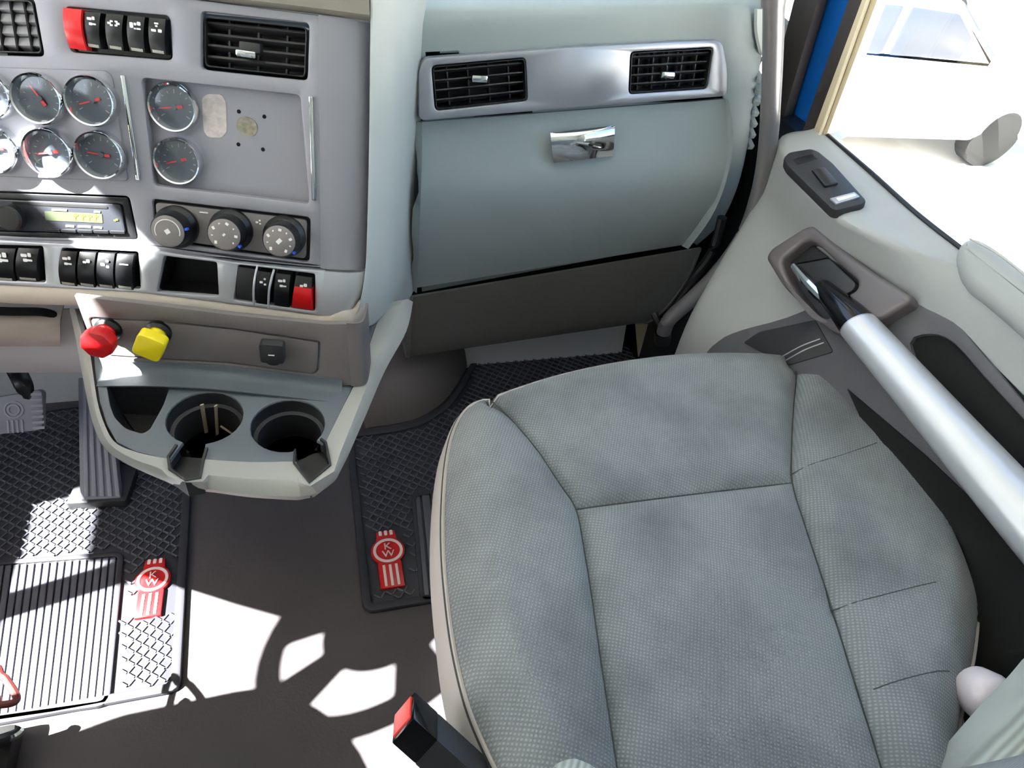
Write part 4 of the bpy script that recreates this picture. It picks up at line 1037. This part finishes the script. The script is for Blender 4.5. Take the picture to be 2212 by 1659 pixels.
# pull bar
pb0 = DP.w(1858, 708, .055); pb1 = DP.w(2270, 1176, .055)
dv = (pb1 - pb0).normalized()
bar = tube('pull_bar', [pb0 - dv * .004, pb0 + dv * .02, pb0.lerp(pb1, .5), pb1, pb1 + dv * .3], [.030, .0310, .035, .040, .042], silverlt, dr, 24, .8, 8)
tube('pull_bar_cap', [DP.w(1775, 618, .045), DP.w(1800, 645, .05), DP.w(1830, 676, .054), pb0 - dv * .003], [.015, .021, .026, .0295], blkgloss, dr, 20, .8, 5)
tube('bar_collar', [pb0 - dv * .005, pb0 + dv * .001], [.0302, .0302], silver, bar, 24, .8, 0)
# armrest pad
plate('armrest_pad', DP, c2([(2056, 570), (2062, 530), (2092, 508), (2140, 530), (2230, 600), (2400, 740), (2480, 960), (2300, 810), (2130, 662), (2078, 620)], 4), doorgrey, dr, (), .05, .07, .02, 0, seg=5)
tube('armrest_stitch', [DP.w(2095, 516, .052), DP.w(2160, 552, .052), DP.w(2240, 618, .052), DP.w(2320, 690, .052)], .0012, beige, dr, 6)
# lower ledge in the gap by the seat
hull_box('door_step', [pz(2096, 1330, .30), pz(2260, 1290, .30), pz(2330, 1500, .30), pz(2200, 1560, .30)], [pz(2096, 1312, .33), pz(2260, 1268, .33), pz(2330, 1480, .33), pz(2200, 1540, .33)], dkplastic, dr)
tube('step_edge', [pz(2090, 1322, .335), pz(2150, 1304, .335), pz(2240, 1272, .335)], .010, mat('step_grey', (96, 108, 108), .5), dr, 10)
# ================================================================== windscreen pillar strips
def stripe(name, bl, br_, tl, tr, xb, xt, m, t=.03, kind='structure'):
    B0, B1 = pxx(*bl, xb), pxx(*br_, xb); T0, T1 = pxx(*tl, xt), pxx(*tr, xt)
    d = (T0 - B0) * 1.6; T0 = T0 + d; T1 = T1 + d
    k = V((t, t * .4, 0)); o = hull_box(name, [B0, B1, B1 + k, B0 + k], [T0, T1, T1 + k, T0 + k], m, None); tag(o, kind=kind)
    return o
stripe('trim_1', (1752, 297), (1786, 290), (1862, 0), (1890, 0), .905, .885, cream, .03)
stripe('trim_2', (1728, 300), (1756, 300), (1833, 0), (1864, 0), .925, .905, seal, .03)
stripe('trim_3', (1640, 330), (1732, 320), (1770, 0), (1838, 0), .985, .965, bluep, .04)
stripe('trim_4', (1640, 300), (1690, 260), (1715, 0), (1782, 0), .945, .925, seal, .03)
g_ = tube('trim_5', [pxx(1770, 296, .902), pxx(1876, 0, .882), pxx(1876, 0, .882) + (pxx(1876, 0, .882) - pxx(1770, 296, .902)) * 1.6], .003, mat('cream_light', (235, 222, 195), .5), None, 8, 1, 0); tag(g_, kind='structure')
# front door jamb and sill in the gap below the dash
hull = hull_box('trim_6', [pz(1378, 770, .03), pz(1484, 780, .03), pz(1500, 700, .03), pz(1400, 690, .03)], [pz(1372, 700, .14), pz(1492, 700, .14), pz(1500, 640, .14), pz(1400, 640, .14)], cream, None); tag(hull, kind='structure')
jamb = hull_box('trim_7', [V((.93, 1.0, .0)), V((1.01, 1.0, 0)), V((1.01, 1.5, 0)), V((.93, 1.5, 0))], [V((.93, 1.0, .80)), V((1.01, 1.0, .8)), V((1.01, 1.5, .80)), V((.93, 1.5, .80))], blk, None); tag(jamb, kind='structure')
# ================================================================== grab bar
gb = thing('grab_bar', 'dark grey tubular grab bar running from floor to windscreen pillar', 'grab bar', py_(1432, 728, 1.02))
P = [py_(1432, 724, 1.02), py_(1446, 690, 1.01), py_(1490, 650, 1.0), py_(1548, 592, .99), py_(1606, 512, .985), py_(1640, 420, .98), py_(1658, 320, .98), py_(1666, 200, .98), py_(1670, 90, .98), py_(1672, 0, .98), py_(1674, -80, .98), py_(1676, -200, .98)]
tube('tube', P, [.0165] * 12, mat('bar_grey', (128, 125, 128), .28, .3), gb, 18, 1, 6)
tube('foot', [py_(1432, 738, 1.02), py_(1432, 716, 1.02)], .019, blk, gb, 16, 1, 0)
tube('bracket', [py_(1412, 676, 1.05), py_(1424, 700, 1.03), py_(1434, 712, 1.02)], .008, blk, gb, 10)
tube('collar', [py_(1671, 8, .98), py_(1672, -12, .98)], .0185, mat('bar_grey', (98, 95, 98)), gb, 18, 1, 0)
tube('lower_brace', [py_(1560, 470, 1.03), py_(1540, 540, 1.03), py_(1500, 600, 1.03), py_(1450, 672, 1.04)], .010, blk, gb, 10)
# ================================================================== odds and ends
pc = lathe('plastic_cap', PL(pd(2136, 1508, .72), RT, UP), (0, 0), [(0, .020), (.014, .018), (.024, .010), (.028, 0), (.026, -.02), (.0, -.024)], pale, None, 24); tag(pc, 'pale pinkish rounded plastic cap in the dark gap right of the seat', 'cap')
# ================================================================== driver side (mostly outside the frame)
ds = thing('driver_seat', 'driver seat base with red-brown loop lever at the left edge', 'seat', (-.63, .28, 0))
hull_box('pedestal', [V((-.84, .10, 0)), V((-.50, .10, 0)), V((-.50, .36, 0)), V((-.84, .36, 0))], [V((-.86, .02, .42)), V((-.48, .02, .42)), V((-.48, .36, .42)), V((-.86, .36, .42))], blk, ds)
pts = rnd([(-.92, -.10), (-.44, -.10), (-.44, .28), (-.50, .38), (-.60, .45), (-.86, .45), (-.92, .34)], .05)
bm = bmesh.new(); add_plate(bm, pts, [], .57, .13, .035, 5); obj('cushion', bm, fab, ds)
bm = bmesh.new(); add_plate(bm, rnd([(-.89, -.02), (-.37, -.02), (-.39, .72), (-.45, .80), (-.81, .80), (-.87, .72)], .05), [], .06, .12, .03, 4)
obj('backrest', bm, fab, ds, Matrix.Translation(V((0, -.12, .52))) @ Matrix.Rotation(math.radians(100), 4, 'X'))
lp = [V((-.50, .36, .24))] + [pz(x, y, .22) for x, y in ((-30, 1462), (4, 1461), (20, 1478), (36, 1506), (28, 1518), (0, 1523), (-30, 1526))] + [V((-.50, .34, .24))]
tube('loop_lever', lp, .005, mat('lever_brown', (92, 40, 40), .4), ds, 10)
tube('track', [pz(-40, 1610, .06), pz(30, 1588, .06), pz(48, 1574, .06)], .008, chrome, ds, 10)
box('track_cover', (0, 0, 0), (.05, .10, .04), void, ds, Matrix.Translation(pz(-10, 1650, .022)), .01)
stw = thing('steering_wheel', 'black steering wheel with cutout spokes just left of the frame', 'steering wheel', (-.62, .49, .85))
SW = PL((-.62, .49, .855), (1, 0, 0), (0, .80, .60))
bm = bmesh.new(); ringp = [SW.pt(.225 * math.cos(2 * math.pi * k / 48), .225 * math.sin(2 * math.pi * k / 48)) for k in range(49)]
add_tube(bm, ringp, .017, 10, False); obj('rim', bm, blk, stw)
bm = bmesh.new(); add_plate(bm, [(.085 * math.cos(2 * math.pi * k / 28), .085 * math.sin(2 * math.pi * k / 28)) for k in range(28)], [], .01, .05, .01); obj('hub', bm, blk, stw, SW.M)
def sector(r0_, r1_, a0_, a1_): return [(r_ * math.cos(math.radians(a_)), r_ * math.sin(math.radians(a_))) for r_, rng_ in ((r1_, range(a0_, a1_ + 1, 5)), (r0_, range(a1_, a0_ - 1, -5))) for a_ in rng_]
bm = bmesh.new(); add_plate(bm, [(.215 * math.cos(2 * math.pi * k / 48), .215 * math.sin(2 * math.pi * k / 48)) for k in range(48)],
    [rnd(sector(.13, .20, 190, 215), .012), rnd(sector(.125, .20, 240, 290), .02), rnd(sector(.13, .20, 315, 345), .012)], .0, .015, .003); obj('spoke_plate', bm, blk, stw, SW.M)
tube('shade_stalk', [V((-.64, .60, .80)), V((-.74, .63, .90)), V((-.84, .655, .98)), V((-.89, .665, 1.02))], [.012, .016, .03, .026], blk, stw, 10)  # thick stalk out of view, added to block a sun patch on the mat
tube('column', [SW.pt(0, 0, -.03), SW.pt(0, 0, -.2), SW.pt(0, 0, -.55)], [.05, .085, .10], blk, stw, 16, 1, 3)
# ================================================================== outside the passenger window
def car(lab, x_front, y_near, wid=1.75):
    t = thing('parked_car', lab, 'car', (x_front - 2.2, y_near + wid / 2, -1.2), 'parked white cars outside')
    PP = PL((x_front, y_near, -1.2), (1, 0, 0), (0, 0, 1))
    prof = [(0, .35), (-.02, .62), (-.25, .78), (-1.25, .90), (-1.32, .92), (-4.3, .95), (-4.45, .7), (-4.4, .3), (-3.9, .26), (-.3, .24)]
    bm = bmesh.new(); add_plate(bm, rnd(prof, .12), [], 0, wid, .10, 4); obj('body', bm, carw, t, PP.M)
    cab = [(-1.2, .90), (-2.05, 1.42), (-3.4, 1.44), (-4.1, .95)]
    bm = bmesh.new(); add_plate(bm, rnd(cab, .1), [], -.10, wid - .2, .06, 4); obj('cabin', bm, carw, t, PP.M)
    for q in ([(-1.50, .98), (-2.08, 1.34), (-2.62, 1.36), (-2.62, .98)], [(-2.70, .98), (-2.70, 1.36), (-3.35, 1.36), (-3.85, .99)]):
        plate('side_window', PP, q, carglass, t, (), -.09, .02, .003, .03, local=True); plate('side_window', PP, q, carglass, t, (), -wid + .11, .02, .003, .03, local=True)
    wd = V((-.85, .52)).normalized(); WS = PL(PP.pt(-1.26, .955, -.18), (0, 1, 0), PP.u * wd.x + PP.v * wd.y)
    plate('windscreen', WS, [(0, 0), (wid - .36, 0), (wid - .42, .82), (.06, .82)], carglass, t, (), .03, .04, .004, .05, local=True)
    for x in (-.85, -3.55):
        for hh in (.01, -wid + .2):
            bm = bmesh.new(); add_lathe(bm, [(0, hh), (.2, hh), (.31, hh - .02), (.31, hh - .2), (0, hh - .2)], 24); obj('wheel', bm, void, t, PP.M @ Matrix.Translation(V((x, .31, 0))))
    for hh in (.14, -wid - .04):
        box('mirror', (0, 0, 0), (.12, .14, .18), carw, t, PP.M @ Matrix.Translation(V((-1.55, .98, hh))), .03)
car('white parked car nearer the passenger window', 7.7, 4.9)
car('white parked car farther from the passenger window, behind the nearer one', 11.5, 9.6)
# driver side dash behind the wheel (left of the frame)
cl = thing('instrument_cluster', 'dark driver side dash hood behind the steering wheel, left of the gauges', 'dash panel', (-.72, 1.1, .55))
hull_box('cluster_body', [V((-1.04, .98, .56)), V((-.47, .98, .56)), V((-.47, 1.28, .56)), V((-1.04, 1.28, .56))], [V((-1.04, 1.02, .90)), V((-.47, 1.02, .90)), V((-.47, 1.28, .94)), V((-1.04, 1.28, .94))], dkplastic, cl)
hull_box('cluster_hood', [V((-1.04, .96, .90)), V((-.47, .96, .90)), V((-.47, 1.28, .94)), V((-1.04, 1.28, .94))], [V((-1.04, .98, .925)), V((-.47, .98, .925)), V((-.47, 1.28, .965)), V((-1.04, 1.28, .965))], hood, cl)

# unseen mirror added outside the driver window, stepped outline blocks the sun
mi = thing('shade_mirror', 'unseen black driver side mirror added outside the left window to block sun', 'mirror', (-1.40, .74, 1.1))
bm = bmesh.new(); add_plate(bm, rnd([(.64, 1.16), (.86, 1.16), (.86, 1.92), (.62, 1.92), (.58, 1.81), (.48, 1.81), (.48, 1.54), (.56, 1.46), (.56, 1.40), (.64, 1.36)], .02), [], 0, .10, .03, 3); obj('housing', bm, blk, mi, PL((-1.36, 0, 0), (0, 1, 0), (0, 0, 1)).M)
plate('mirror_glass', PL((-1.40, .63, 1.54), (1, 0, 0), (0, 0, 1)), [(-.05, -.3), (.03, -.3), (.03, .3), (-.05, .3)], chrome, mi, (), .012, .006, .001, .02, local=True)
tube('arm', [V((-1.40, .80, 1.22)), V((-1.28, .86, 1.18)), V((-1.12, .98, 1.15))], .015, blk, mi, 10)
